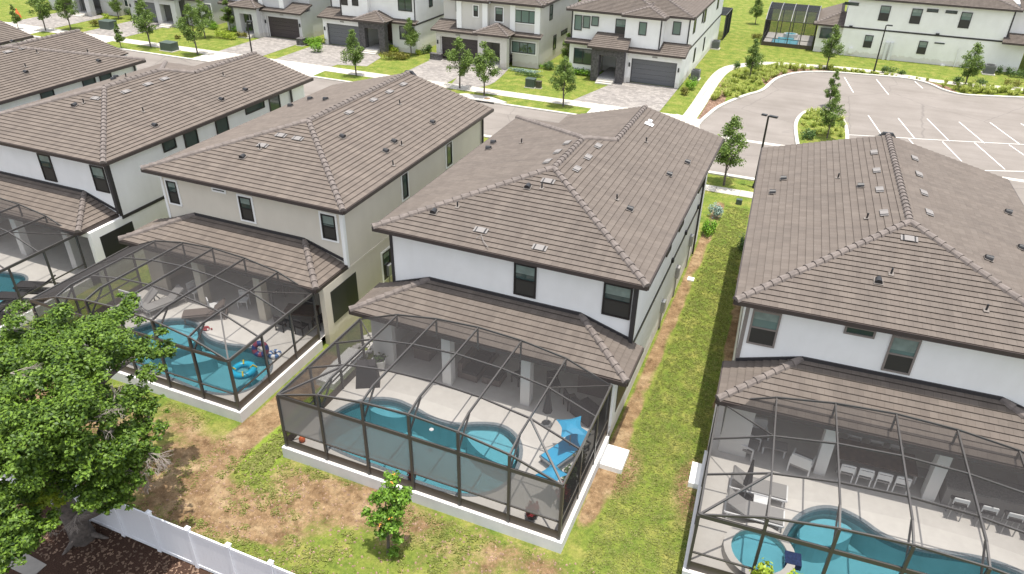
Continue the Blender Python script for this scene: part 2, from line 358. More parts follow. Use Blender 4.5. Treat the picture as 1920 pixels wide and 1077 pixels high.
def thing(name, label, cat, loc=(0, 0, 0), rz=0, group=None):
    o = bpy.data.objects.new(name, None); COL.objects.link(o); o.empty_display_size = .3
    o.location = loc; o.rotation_euler = (0, 0, rz); return tag(o, label, cat, group)
def copy_tree(o, parent=None):
    c = o.copy(); COL.objects.link(c); c.parent = parent
    for ch in [k for k in o.children]: copy_tree(ch, c)
    return c
def struct(name, mb, m, loc=None):
    return tag(mb.build(name, m, loc=loc), kind='structure')
def sheet(name, loop, z, m):
    P = [Vector((p[0], p[1], z)) for p in loop]; mb = MB(); mb.idx(P, [tuple(q) for q in tessellate_polygon([P])])
    o = struct(name, mb, m)
    # make normals point up
    if o.data.polygons[0].normal.z < 0: o.data.flip_normals()
    return o
def smooth_loop(pts, k=3):
    pts = [Vector(p[:2]) for p in pts]
    for _ in range(k):
        out = []
        for i in range(len(pts)):
            a, b = pts[i], pts[(i+1) % len(pts)]; out += [a*.75+b*.25, a*.25+b*.75]
        pts = out
    return [(p.x, p.y) for p in pts]

# tiled roof slope: real overlapping courses
def clip(poly, v, keep_above):
    out = []
    for i in range(len(poly)):
        a, b = poly[i], poly[(i+1) % len(poly)]
        ia = (a[1] >= v) == keep_above; ib = (b[1] >= v) == keep_above
        if ia: out.append(a)
        if ia != ib:
            k = (v-a[1])/(b[1]-a[1]); out.append((a[0]+(b[0]-a[0])*k, v))
    return out
def tiled(mb, pts, h=.285, lift=.036):
    pts = [Vector(p) for p in pts]
    n = (pts[1]-pts[0]).cross(pts[2]-pts[0]).normalized()
    if n.z < 0: n = -n
    u = Vector((0, 0, 1)).cross(n).normalized(); w = n.cross(u); o = pts[0]
    P2 = [((p-o).dot(u), (p-o).dot(w)) for p in pts]
    lo = min(p[1] for p in P2); hi = max(p[1] for p in P2); k = 0; ph = random.random()*3
    def P(a, b, off): return o+u*a+w*b+n*off
    while lo+k*h < hi-1e-4:
        v0, v1 = lo+k*h, min(lo+(k+1)*h, hi)
        band = clip(clip(P2, v0, True), v1+1e-6, False)
        if len(band) >= 3:
            f3 = [P(a, b, .012+lift*(1-(b-v0)/h)) for a, b in band]
            uv = [(a+ph, b-lo+.001) for a, b in band]
            if (f3[1]-f3[0]).cross(f3[2]-f3[1]).dot(n) < 0: f3.reverse(); uv.reverse()
            mb.face(f3, 0, uv)
            low = sorted(a for a, b in band if abs(b-v0) < 1e-4)
            if len(low) >= 2:
                a0, a1 = low[0], low[-1]
                mb.face([P(a0, v0, .012+lift), P(a0, v0+.05, -.01), P(a1, v0+.05, -.01), P(a1, v0, .012+lift)], 0, [(a0+ph, v0-lo+.1), (a0+ph, v0-lo+.12), (a1+ph, v0-lo+.12), (a1+ph, v0-lo+.1)])
        k += 1
    mb.face([p-n*.03 for p in pts], 0, [(0.1, .1)]*len(pts))
def caps(parent, p, q, name='ridge_cap', w=.145, step=.38):
    p, q = Vector(p), Vector(q)
    if q.z < p.z-1e-6: p, q = q, p
    L = (q-p).length; d = (q-p)/L; r = d.cross(Vector((0, 0, 1))).normalized(); up = r.cross(d).normalized()
    mb = MB(); n = max(1, int(L/step)); s_ = L/n
    for i in range(n):
        a = p+d*(i*s_); b = p+d*((i+1)*s_+.03)
        ring = []
        for c, ww, hh in ((a, w*1.12, .15), (b, w*.86, .10)):
            ring.append([c+r*x*ww+up*(.02+y*hh) for x, y in ((-1, -.15), (-.8, .55), (-.3, 1), (.3, 1), (.8, .55), (1, -.15))])
        vs = ring[0]+ring[1]
        mb.idx(vs, [(j+1, j, 6+j, 7+j) for j in range(5)]+[(0, 1, 2, 3, 4, 5), (11, 10, 9, 8, 7, 6)])
    return mb.build(name, CAP, parent)

# ------------------------------------------------------------------ window (face frame: origin point, right vector, up = z, outward normal)
def window(parent, o, rgt, nrm, w, h, style='hung', fm=BRONZE, trim=None, pane=PANE, name='window'):
    o, rgt, nrm = Vector(o), Vector(rgt), Vector(nrm); up = Vector((0, 0, 1))
    def slab(mb, x0, x1, z0, z1, d0, d1):
        v = [o+rgt*x+up*z+nrm*d for d in (d0, d1) for x, z in ((x0, z0), (x1, z0), (x1, z1), (x0, z1))]
        mb.idx(v, [(3, 2, 1, 0), (4, 5, 6, 7), (0, 1, 5, 4), (1, 2, 6, 5), (2, 3, 7, 6), (3, 0, 4, 7)])
    mb = MB(); t = .07
    t = min(t, h*.2)
    slab(mb, 0, w, 0, t, .003, .06); slab(mb, 0, w, h-t, h, .003, .06); slab(mb, 0, t, t, h-t, .003, .06); slab(mb, w-t, w, t, h-t, .003, .06)
    ncol = {'triple': 3, 'double': 2}.get(style, 1)
    for i in range(1, ncol): slab(mb, w*i/ncol-.03, w*i/ncol+.03, t, h-t, .003, .05)
    if style == 'hung': slab(mb, t, w-t, h*.5-.03, h*.5+.03, .003, .055)
    fr = mb.build(name, fm, parent)
    if trim:
        tb = MB(); e = .10
        slab(tb, -e, w+e, -e, -.002, .002, .045); slab(tb, -e, w+e, h+.002, h+e, .002, .045); slab(tb, -e, -.002, -.002, h+.002, .002, .045); slab(tb, w+.002, w+e, -.002, h+.002, .002, .045)
        tb.build('trim', trim, fr)
    pb = MB(); z0 = h*.5 if style == 'hung' else t
    slab(pb, t, w-t, z0, h-t, .004, .022); pb.build('pane', pane, fr)
    if style == 'hung':
        sb = MB(); slab(sb, t, w-t, t, h*.5, .004, .03); sb.build('insect_screen', SCRN, fr)
        rq = random.Random(int(abs(o.x*31+o.z*17))); cb = MB(); zc_ = h*.5+(h*.5-t)*rq.uniform(.25, .6)
        slab(cb, t+.01, w-t-.01, zc_, h-t-.01, .023, .025); cb.build('blind', BLIND, fr)
    return fr

# ------------------------------------------------------------------ rear-row houses
class House:
    def __init__(s, label, cx, wy, rz=0, origin=None, wallm=WHITE, roofm=ROOF, trimm=TRIMD, kind='A', cornerm=None, winm=BRONZE, wtrim=None, lan=(-6.0, 5.83), ridge=(-3.5, 3.25), cols=(), group='two storey houses backing onto the pool yards', hw=5.8, yf=16.9):
        s.root = thing('two_storey_house', label, 'house', (cx, wy, 0), rz, group); s.rz = rz; s.o = Vector((cx, wy, 0))
        R_ = s.root; s.wallm = wallm; s.winm = winm; s.wtrim = wtrim
        H = hw; W = H-.45; ye = -.55; ze = 6.25; m = 1.5/5.8; zr = ze+m*H; ya = ye+H
        cornerm = cornerm or trimm
        # walls
        yh0 = 9.45+H; mr = -1 if kind == 'Bm' else 1; wx = sorted((W*mr, (-3.25+.35)*mr))
        yw = yf-.5 if kind == 'A' else yh0-.5
        def body(mb, ya_, z0, z1):
            mb.box(-W, W, ya_, yw, z0, z1)
            if kind != 'A': mb.box(wx[0], wx[1], yw, yf-.5, z0, z1)
        mb = MB(); body(mb, 0, 3.02, 6.12); mb.build('upper_wall', wallm, R_)
        mb = MB(); body(mb, 1.6, 0, 3.02)
        mb.box(W-.25, W, -2.0, 1.6, 0, 3.02); mb.box(-W, -W+.25, -2.0, 1.6, 0, 3.02)
        mb.box(-W+.25, -W+1.0, -2.0, -1.75, .5, 3.02)
        mb.build('ground_wall', wallm, R_)
        mb = MB(); mb.box(-W+.3, W-.3, -2.1, 1.6, 2.95, 3.02); mb.build('lanai_ceiling', TRIMW, R_)
        if trimm is not None:
            MB().box(W, W+.035, 0, yw, 2.93, 3.10).build('belt_trim', trimm, R_); MB().box(-W-.035, -W, 0, yw, 2.93, 3.10).build('belt_trim', trimm, R_)
        for sx in (-1, 1):
            mb = MB(); mb.box(min(sx*W, sx*(W-.11)), max(sx*W, sx*(W-.11)), -.03, -.003, 3.1, 6.1)
            mb.box(min(sx*(W+.03), sx*(W+.003)), max(sx*(W+.03), sx*(W+.003)), -.03, .09, 3.1, 6.1)
            mb.build('corner_board', cornerm, R_)
        for sx in (-1, 1):
            mb = MB(); x = sx*(W+.1); mb.box(x-.05, x+.05, yw-.3, yw-.2, .1, 6.1); mb.build('downspout', TRIMD, R_)
        for sx in (1,):
            mb = MB(); mb.box(W-.1, W+.08, -.16, -.04, 3.3, 6.05); mb.build('downspout', cornerm, R_)
        # soffit and fascia
        mb = MB(); mb.box(-H+.02, H-.02, ye+.02, (yf if kind == 'A' else yh0)-.1, 6.125, 6.15)
        if kind != 'A': sx_ = sorted((H*mr, -3.25*mr)); mb.box(sx_[0]+.02, sx_[1]-.02, yh0-.1, yf-.1, 6.125, 6.15)
        mb.build('soffit', TRIMW if wallm != BEIGE else BEIGE, R_)
        mb = MB(); mb.box(-H-.02, H+.02, ye-.06, ye, 6.1, 6.27); mb.box(H, H+.06, ye, yf if kind != 'Bm' else yh0, 6.1, 6.27); mb.box(-H-.06, -H, ye, yf if kind != 'B' else yh0, 6.1, 6.27); mb.build('gutter', FASCIA, R_)
        # roof
        rb = MB(); s.planes = {}
        A = (0, ya, zr)
        mir = -1 if kind == 'Bm' else 1
        rear = [(-H, ye, ze), (H, ye, ze), A]
        capl = [((-H, ye, ze), A), ((H, ye, ze), A)]
        if kind == 'A':
            polys = [rear, [(H, ye, ze), (H, yf, ze), (0, yf, zr), A], [(-H, ye, ze), A, (0, yf, zr), (-H, yf, ze)]]
            capl += [(A, (0, yf, zr))]
            g = MB(); g.face([(-H, yf-.35, 6.12), (H, yf-.35, 6.12), (H, yf-.35, ze-.03), (0, yf-.35, zr-.05), (-H, yf-.35, ze-.03)]); g.build('gable', wallm, R_)
            g = MB(); g.rbox(0, yf+.05, zr-.22, 1.0, .34, .34, taper=.45); g.build('ridge_vent', BLACK, R_)
        else:
            yb = 9.45; zw = zr-m*1.3; xw = 1.3*mir; yv = yb+1.3; wl = -(4.55-1.3)*mir; yh = yb+H
            S, O = H*mir, -H*mir
            polys = [rear, [(S, ye, ze), (S, yf, ze), (xw, yf, zw), (xw, yv, zw), (0, yb, zr), A],
                     [(O, ye, ze), A, (0, yb, zr), (O, yh, ze)],
                     [(0, yb, zr), (xw, yv, zw), (wl, yh, ze), (O, yh, ze)],
                     [(xw, yv, zw), (xw, yf, zw), (wl, yf, ze), (wl, yh, ze)]]
            capl += [(A, (0, yb, zr)), ((0, yb, zr), (O, yh, ze)), ((0, yb, zr), (xw, yv, zw)), ((xw, yv, zw), (xw, yf, zw))]
            a, b = sorted((S, wl)); g = MB(); g.face([(a, yf-.35, 6.12), (b, yf-.35, 6.12), (b, yf-.35, ze-.03), (xw, yf-.35, zw-.05), (a, yf-.35, ze-.03)]); g.build('gable', wallm, R_)
        for pl in polys: tiled(rb, pl)
        roof = rb.build('roof', roofm, R_); s.roof = roof
        for a, b in capl: caps(roof, a, b)
        s.planes['rear'] = (Vector(rear[0]), Vector((0, -m, 1)).normalized())
        s.planes['right'] = (Vector((H, 0, ze)), Vector((m, 0, 1)).normalized())
        s.planes['left'] = (Vector((-H, 0, ze)), Vector((-m, 0, 1)).normalized())
        # lanai roof
        xl, xr = lan; rl, rr = ridge; yl = -2.4; zl = 3.2; zt = 4.0
        lb = MB(); tiled(lb, [(xl, yl, zl), (xr, yl, zl), (rr, -.02, zt), (rl, -.02, zt)])
        tiled(lb, [(xr, yl, zl), (xr, -.02, zl), (rr, -.02, zt)]); tiled(lb, [(xl, yl, zl), (rl, -.02, zt), (xl, -.02, zl)])
        lr = lb.build('lanai_roof', roofm, R_); caps(lr, (xl, yl, zl), (rl, -.02, zt), 'hip_cap'); caps(lr, (xr, yl, zl), (rr, -.02, zt), 'hip_cap')
        fb = MB(); fb.bar((rl, -.03, zt+.07), (rr, -.03, zt+.07), .07, .14); fb.bar((rr, -.03, zt+.07), (min(xr, W), -.03, zl+.22), .06, .12); fb.bar((rl, -.03, zt+.07), (max(xl, -W), -.03, zl+.22), .06, .12); fb.build('wall_flashing', TRIMD, lr)
        mb = MB(); mb.box(xl-.02, xr+.02, yl-.07, yl, 3.02, 3.2); mb.box(xr, xr+.06, yl, 0, 3.02, 3.2); mb.box(xl-.06, xl, yl, 0, 3.02, 3.2); mb.build('lanai_gutter', FASCIA, R_)
        mb = MB(); mb.box(-W+.25, W-.25, -2.0, -1.85, 2.72, 2.95); mb.build('lanai_beam', wallm, R_)
        for x, y in cols:
            mb = MB(); mb.box(x-.2, x+.2, y-.2, y+.2, .5, 2.95); mb.build('column', wallm, R_)
        for sx in (-1, 1):
            a_, b_ = sorted((sx*(W+.003), sx*(W+.02))); MB().box(a_, b_, -1.55, .5, .95, 2.6).build('lanai_side_screen', BLACK, R_)
        # sliding doors in the recessed rear wall
        for a, b in ((-W+1.2, -W+4.4), (-W+5.0, -W+7.6)):
            fr = MB(); n = 3; fr.box(a, b, 1.53, 1.597, 2.55, 2.63); fr.box(a, b, 1.53, 1.597, .5, .56)
            for i in range(n+1): x = a+(b-a)*i/n; fr.box(x-.04, x+.04, 1.53, 1.597, .56, 2.55)
            f_ = fr.build('sliding_door', BRONZE, R_); g = MB(); g.box(a+.04, b-.04, 1.56, 1.58, .56, 2.55); g.build('pane', SLIDER, f_)
        s.W = W
    def local(s, w):
        d = Vector(w)-s.o; c, n = math.cos(-s.rz), math.sin(-s.rz); return Vector((d.x*c-d.y*n, d.x*n+d.y*c, d.z))
    def world(s, l):
        c, n = math.cos(s.rz), math.sin(s.rz); return Vector((l[0]*c-l[1]*n, l[0]*n+l[1]*c, l[2]))+s.o
    def wdir(s, l):
        c, n = math.cos(s.rz), math.sin(s.rz); return Vector((l[0]*c-l[1]*n, l[0]*n+l[1]*c, l[2]))
    def on(s, face, px, py):
        p, n = s.planes[face]; return s.local(at_plane(px, py, s.world(p), s.wdir(n)))
    def rear_win(s, x0, y0, x1, y1, **k):
        n = s.wdir((0, -1, 0)); a = s.local(at_plane(x0, y0, s.world((0, -.03, 0)), n)); b = s.local(at_plane(x1, y1, s.world((0, -.03, 0)), n))
        e = .0
        if s.wtrim: e = .09
        return window(s.root, (a.x+e, 0, b.z+e), (1, 0, 0), (0, -1, 0), b.x-a.x-2*e, a.z-b.z-2*e, fm=s.winm, trim=s.wtrim, **k)
    def side_win(s, px0, py0, px1, py1, z0, z1, **k):
        n = s.wdir((1, 0, 0)); a = s.local(at_plane(px0, py0, s.world((s.W, 0, 0)), n)); b = s.local(at_plane(px1, py1, s.world((s.W, 0, 0)), n))
        return window(s.root, (s.W, a.y, z0), (0, 1, 0), (1, 0, 0), abs(b.y-a.y), z1-z0, fm=s.winm, trim=s.wtrim, **k)
    def fit(s, kind, face, *pix):
        nloc = s.planes[face][1]
        q = nloc.to_track_quat('Z', 'Y').to_matrix().to_4x4()
        # align local Y of the fitting up-slope
        up = Vector((0, 0, 1)); upslope = (up-nloc*up.dot(nloc)).normalized(); ux = upslope.cross(nloc)
        M3 = Matrix((ux, upslope, nloc)).transposed()
        for px, py in pix:
            p = s.on(face, px, py)
            mb = MB()
            if kind == 'vent':      # low black eyebrow vent
                mb.box(-.16, .16, -.17, .15, .055, .075, 1)
                n = 8
                vs = []
                for y, k in ((-.17, 1), (.2, .75)):
                    for i in range(n+1):
                        a = math.pi*i/n; vs.append((math.cos(a)*.14*k, y*.7, .075+math.sin(a)*.16*k))
                mb.idx(vs, [(i, i+1, n+2+i, n+1+i) for i in range(n)]+[tuple(range(n+1))[::-1], tuple(range(n+1, 2*n+2))]); nm = 'roof_vent'; ms = [BLACK, PATCHD]
            elif kind == 'pipe':
                mb.box(-.09, .09, -.1, .09, .055, .07, 1)
                q_ = M3.transposed() @ up
                mb.tube((0, 0, .05), tuple(q_*.28), .035, n=8); nm = 'vent_pipe'; ms = [BLACK, PATCHD]
            elif kind == 'white':
                mb.box(-.2, .2, -.25, .22, .06, .085); mb.tube((0, 0, .05), (0, 0, .3), .14, .12, n=10); nm = 'roof_vent'; ms = [WHITEP]
            else:
                mb.box(-.17, .17, -.15, .15, .07, .095, 0); mb.box(-.3, -.23, -.15, .15, .06, .08, 0); mb.box(.23, .3, -.15, .15, .06, .08, 0); mb.box(-.22, -.18, -.16, .15, .055, .075, 1); mb.box(.18, .22, -.16, .15, .055, .075, 1); nm = 'vent_tile'; ms = [PATCH, BLACK]
            o = mb.build(nm, ms, s.root)
            o.matrix_local = Matrix.Translation(p) @ M3.to_4x4()

HC = House('white house over the fully visible central pool cage, grey corner boards', -9.9, 23.72, kind='B', lan=(-6.05, 5.83), ridge=(-3.55, 3.25), cols=((-1.7, -2.0), (1.76, -1.9)))
HC.rear_win(964.2, 492, 1004, 560.5); HC.rear_win(1133, 528.8, 1180, 600.6)
for a in ((1250, 470, 1258, 455), (1273, 428, 1281, 412), (1309, 358, 1317, 344)): HC.side_win(*a, 4.3, 5.8)
HC.fit('vent', 'rear', (814, 400), (990, 353)); HC.fit('pipe', 'rear', (858, 390), (1016, 355)); HC.fit('tile', 'rear', (902, 434), (1012, 467), (1027.7, 342))
HC.fit('tile', 'right', (1121, 275.7), (1102, 296.8), (1081, 319)); HC.fit('pipe', 'right', (1211, 268), (1156, 376)); HC.fit('white', 'right', (1216, 235)); HC.fit('vent', 'right', (1288, 307), (1254, 330), (1180, 395))
HC.fit('vent', 'left', (925.8, 270), (916.7, 281)); HC.fit('pipe', 'left', (978, 270)); HC.fit('tile', 'left', (1064, 270), (1046, 286.8), (1027, 305))
o = HC.on('rear', 893, 452)
mb = MB(); mb.path([o+Vector((0, 0, .12)), o+Vector((.1, .25, .2)), o+Vector((.35, -.1, .12)), o+Vector((.7, -.4, .05))], [.015]*4, 5); mb.build('loose_cable', PATCH, HC.root)

TH = rad(3.175)
def rl_(x, y): c, n = math.cos(TH), math.sin(TH); return (x*c-y*n, x*n+y*c)
ox, oy = rl_(6.1, 24.12)
HR = House('x', ox, oy, TH, kind='A', yf=15.9, trimm=TRIMG, cornerm=TRIMG, winm=TRIMG, lan=(-5.75, 6.6), ridge=(-3.13, 3.4), cols=((-1.75, -1.75), (1.85, -1.75)))
HR.root['label'] = 'white house at the right edge of the photo with taupe corner boards and window frames'
HR.rear_win(1412.7, 579.6, 1451, 653, pane=PANE2); HR.rear_win(1673.7, 628.4, 1705, 704, pane=PANE2); HR.rear_win(1586, 609, 1639, 635.7, style='plain')
HR.fit('tile', 'rear', (1704, 450)); HR.fit('vent', 'rear', (1646, 530)); HR.fit('pipe', 'rear', (1670, 516), (1848, 584))
HR.fit('vent', 'left', (1469.5, 338), (1614, 352), (1449, 364)); HR.fit('pipe', 'left', (1571, 336), (1625, 412)); HR.fit('tile', 'left', (1639, 288), (1644, 322), (1649.5, 358), (1657.7, 402))
HR.fit('vent', 'right', (1888, 401), (1851, 488), (1913, 468)); HR.fit('tile', 'right', (1714, 299), (1722, 329), (1731, 364), (1741, 401))

H2 = House('beige stucco house with white trimmed windows, left of the central white house', -23.4, 24.5, kind='A', yf=15.4, wallm=BEIGE, trimm=BEIGE, cornerm=TRIMW, wtrim=TRIMW, hw=5.72, lan=(-6.2, 5.2), ridge=(-3.55, 3.0), cols=((-1.9, -2.0), (1.7, -2.0)), roofm=ROOF2)
H2.rear_win(306.8, 334.2, 342, 387.4); H2.rear_win(396, 350, 424, 364, style='plain'); H2.rear_win(442.8, 363.3, 481, 420); H2.rear_win(597, 396, 636, 456)
H2.side_win(836, 280, 846, 275, 4.4, 5.7, style='plain'); H2.side_win(753, 342, 763, 336, 4.4, 5.7, style='plain'); H2.side_win(716, 485, 730, 470, .9, 2.4)
H2.fit('vent', 'rear', (456, 297)); H2.fit('pipe', 'rear', (488, 281)); H2.fit('tile', 'rear', (493, 275), (527.5, 256), (559, 262))
H2.fit('tile', 'right', (654, 213), (700, 189.5), (730, 174), (756, 160)); H2.fit('pipe', 'right', (749.6, 197), (753, 274), (737, 312)); H2.fit('vent', 'right', (810.5, 232), (738.6, 268), (723, 286), (641.7, 259))
H2.fit('vent', 'left', (582.5, 188), (611.6, 189), (545.5, 201))

H1 = House('white house with black corner boards, second roof from the left edge', -37.1, 24.2, kind='B', yf=16.5, lan=(-6.0, 5.1), ridge=(-3.5, 3.1), cols=((3.4, -1.8), (-.4, -1.8), (-3.2, -1.8)), roofm=ROOF2)
H1.rear_win(68.5, 287, 108, 342); H1.rear_win(167, 309, 206.5, 363)
H1.side_win(304, 274, 328, 263, 5.35, 5.95, style='plain'); H1.side_win(346, 268, 370, 255, 4.5, 5.95, style='plain'); H1.side_win(405, 243, 427, 230, 4.7, 5.95, style='plain'); H1.side_win(459, 206, 494, 189, 5.5, 6.0, style='plain'); H1.side_win(505, 200, 524, 188, 4.7, 5.95, style='plain')
H1.fit('vent', 'rear', (141, 200)); H1.fit('pipe', 'rear', (157.8, 195)); H1.fit('tile', 'rear', (180.5, 186.5))
H1.fit('tile', 'right', (236, 174), (277.4, 160), (308.5, 150)); H1.fit('vent', 'right', (290, 238), (415, 189), (459.6, 171)); H1.fit('pipe', 'right', (269, 211), (419, 144))
H1.fit('vent', 'left', (214, 151), (219, 147)); H1.fit('pipe', 'left', (237, 146))

H0 = House('white house with transom windows under its side eave, touching the left edge', -50.5, 24.1, kind='Bm', yf=16.2, roofm=ROOF2)
H0.side_win(75, 179, 100, 171, 5.45, 6.0, style='plain'); H0.side_win(155, 160, 179, 152, 5.45, 6.0, style='plain'); H0.side_win(186, 147, 208, 140, 5.45, 6.0, style='plain')
H0.fit('tile', 'right', (15, 99), (44.5, 92)); H0.fit('vent', 'right', (48.5, 138), (185, 117)); H0.fit('pipe', 'right', (48.5, 127), (70, 101), (165, 100))
HM = House('house of which only a roof corner shows at the far left edge', -64.0, 24.2, kind='A', roofm=ROOF2)
HM.fit('vent', 'right', (24, 80))

for hs_, ys_ in ((HC, (6.2, 9.4, 12.8)), (H2, (3.1, 5.2)), (H1, (8.0,))):
    W_ = hs_.W
    for i, y_ in enumerate(ys_):
        MB().box(W_+.002, W_+.18, y_, y_+.35, 1.0+.2*i, 1.6+.2*i).build('meter_box', METALG if i != 1 else GREYF, hs_.root)
        MB().tube((W_+.06, y_+.17, .05), (W_+.06, y_+.17, 1.0+.2*i), .03).build('conduit', GREYF, hs_.root)
        MB().box(W_+.002, W_+.12, y_+1.2, y_+1.4, 3.12, 3.3).build('wall_light', BLACK, hs_.root)

# ------------------------------------------------------------------ pool cages
ZD = .5
def pool_cage(label, x0, x1, y0, y1, loc=(0, 0, 0), rz=0, priv=False, braces=(1,), nb=6, rise=1.0, zc=2.93):
    R_ = thing('pool_cage', label, 'pool enclosure', loc, rz, 'screened pool enclosures')
    xs = [x0+(x1-x0)*i/nb for i in range(nb+1)]
    zs = [zc+rise*max(0, 1-abs(2*i/nb-1)**1.9)**.8 for i in range(nb+1)]
    ys = [y0+1.75, y0+3.5, y1]; zb = ZD+.35
    def b(name, p, q, w=.06, h=.1): MB().bar(p, q, w, h).build(name, CAGE, R_)
    for i, x in enumerate(xs):
        MB().box(x-.045, x+.045, y0-.05, y0+.05, ZD, zs[i]).build('post', CAGE, R_)
        mb = MB(); inner = 0 < i < nb
        k = (x, y0+.75, zs[i]+(.16 if inner else 0))
        mb.bar((x, y0, zs[i]), k, .052, .09); mb.bar(k, (x, y1, zs[i]+(.06 if inner else 0)), .052, .09); mb.build('rafter', CAGE, R_)
        if inner: b('knee_brace', (x, y0+.03, zs[i]-.75), (x, y0+.85, zs[i]+.1), .05, .06)
        if inner: b('roof_strut', (x, y1-.03, 3.0), (x, y1-.03, zs[i]), .06, .06)
    for i in range(nb):
        b('top_beam', (xs[i], y0, zs[i]), (xs[i+1], y0, zs[i+1]), .05, .07)
        for j, y in enumerate(ys): 
            e = [(.1 if 0 < q < nb else 0) for q in (i, i+1)]
            b('purlin', (xs[i], y, zs[i]+e[0]), (xs[i+1], y, zs[i+1]+e[1]), .05, .06)
    b('eave_beam', (x0, y0-.01, zc), (x1, y0-.01, zc), .06, .15)
    b('eave_beam', (x0, y0, zc), (x0, y1, zc), .06, .13); b('eave_beam', (x1, y0, zc), (x1, y1, zc), .06, .13)
    for x in (x0, x1):
        for y in (y0+1.9, y0+3.7, y1): MB().box(x-.04, x+.04, y-.04, y+.04, ZD, zc).build('post', CAGE, R_)
        b('chair_rail', (x, y0, ZD+.8), (x, y1, ZD+.8), .04, .06)
        MB().box(x-.015, x+.015, y0, y1, ZD, zb).build('kick_plate', KICK, R_)
    b('chair_rail', (x0, y0-.005, ZD+.8), (x1, y0-.005, ZD+.8), .05, .05)
    MB().box(x0, x1, y0-.015, y0+.015, ZD, zb).build('kick_plate', KICK, R_)
    for sgn in braces:
        a, c = (nb, nb-1) if sgn > 0 else (0, 1)
        b('brace', (xs[a], y0, zc), (xs[c], ys[0], zs[c]+.1), .06, .07); b('brace', (xs[a], y1, zc), (xs[c], ys[1], zs[c]+.1), .035, .04)
    # screens
    mb = MB(); yy = [y0, y0+.75]+ys[0:]; 
    for i in range(nb):
        e = lambda q, j: zs[q]+((.14, .13, .1, .07)[min(j, 3)] if 0 < q < nb and j >= 0 else 0)
        for j in range(len(yy)-1):
            za = lambda q, jj: zs[q] if jj == 0 else e(q, jj-1)
            mb.face([(xs[i], yy[j], za(i, j)), (xs[i+1], yy[j], za(i+1, j)), (xs[i+1], yy[j+1], za(i+1, j+1)), (xs[i], yy[j+1], za(i, j+1))])
    mb.build('roof_screen', SCREEN, R_)
    mb = MB()
    for i in range(nb): mb.face([(xs[i], y0+.01, zc), (xs[i+1], y0+.01, zc), (xs[i+1], y0+.01, zs[i+1]), (xs[i], y0+.01, zs[i])])
    mb.build('gable_screen', SCREEN, R_); mb = MB()
    for i in range(nb):
        mb.face([(xs[i], y0+.01, zb), (xs[i+1], y0+.01, zb), (xs[i+1], y0+.01, ZD+.8 if priv else zc), (xs[i], y0+.01, ZD+.8 if priv else zc)])
    mb.build('wall_screen', SCREEN, R_)
    for x in (x0, x1):
        mb = MB(); mb.face([(x, y0, zb), (x, y1, zb), (x, y1, zc), (x, y0, zc)]); mb.build('wall_screen', SCREEN, R_)
    if priv:
        for i in range(nb):
            mb = MB(); mb.face([(xs[i], y0+.01, ZD+.8), (xs[i+1], y0+.01, ZD+.8), (xs[i+1], y0+.01, zc), (xs[i], y0+.01, zc)]); mb.build('privacy_panel', PRIV, R_)
    mb = MB(); t = .14
    mb.box(x0-t, x1+t, y0-t, y0+.02, -.3, ZD-.004); mb.box(x0-t, x0+.02, y0+.02, y1, -.3, ZD-.004); mb.box(x1-.02, x1+t, y0+.02, y1, -.3, ZD-.004)
    mb.build('stem_wall', CURBW, R_)
    return R_

HOLES = []
def deck_and_pool(x0, x1, y0, y1, outline, fr=None, label='', benches=(), spa=None):
    """deck slab with a pool let into it; outline in the same (possibly rotated) frame"""
    loc, rz = fr or ((0, 0, 0), 0)
    HOLES.append((x0+.1, x1-.1, y0+.1, y1-.3, loc, rz))
    out = smooth_loop(outline, 2)
    outer = [(x0, y0), (x1, y0), (x1, y1), (x0, y1)]
    area = sum(out[i][0]*out[(i+1) % len(out)][1]-out[(i+1) % len(out)][0]*out[i][1] for i in range(len(out)))
    if area < 0: out.reverse()
    n = len(out)
    def off(d):
        r = []
        for i in range(n):
            a, b = Vector(out[i-1]), Vector(out[(i+1) % n]); t = (b-a).normalized(); r.append((out[i][0]+t.y*d, out[i][1]-t.x*d))
        return r
    hole = off(.14)
    P = [[Vector((*p, ZD)) for p in outer], [Vector((*p, ZD)) for p in hole[::-1]]]
    tr = tessellate_polygon(P); mb = MB(); flat = P[0]+P[1]; mb.idx(flat, [tuple(t) for t in tr])
    d = mb.build('pool_deck', DECK); tag(d, kind='structure'); d.location = loc; d.rotation_euler = (0, 0, rz)
    if d.data.polygons[0].normal.z < 0: d.data.flip_normals()
    R_ = thing('swimming_pool', label, 'swimming pool', loc, rz, 'freeform backyard pools')
    mb = MB()
    for i in range(n):
        j = (i+1) % n
        mb.face([(*hole[i], ZD+.012), (*hole[j], ZD+.012), (*out[j], ZD+.012), (*out[i], ZD+.012)]); mb.face([(*out[i], ZD+.012), (*out[j], ZD+.012), (*out[j], ZD-.3), (*out[i], ZD-.3)])
    mb.build('coping', COPE, R_)
    mb = MB(); zf = -.75
    for i in range(n):
        j = (i+1) % n; mb.face([(*out[i], ZD-.3), (*out[j], ZD-.3), (*out[j], zf), (*out[i], zf)])
    PP = [Vector((*p, zf)) for p in out]; mb.idx(PP, [tuple(q) for q in tessellate_polygon([PP])])
    mb.build('basin', BASIN, R_)
    PP = [Vector((*p, ZD-.1)) for p in out]; mb = MB(); mb.idx(PP, [tuple(q) for q in tessellate_polygon([PP])]); mb.build('water_surface', WATER, R_)
    for k, (bo, zt) in enumerate(benches):
        mb = MB(); mb.prism(smooth_loop(bo, 2), zf, zt); mb.build('underwater_bench', BENCH, R_)
    return R_

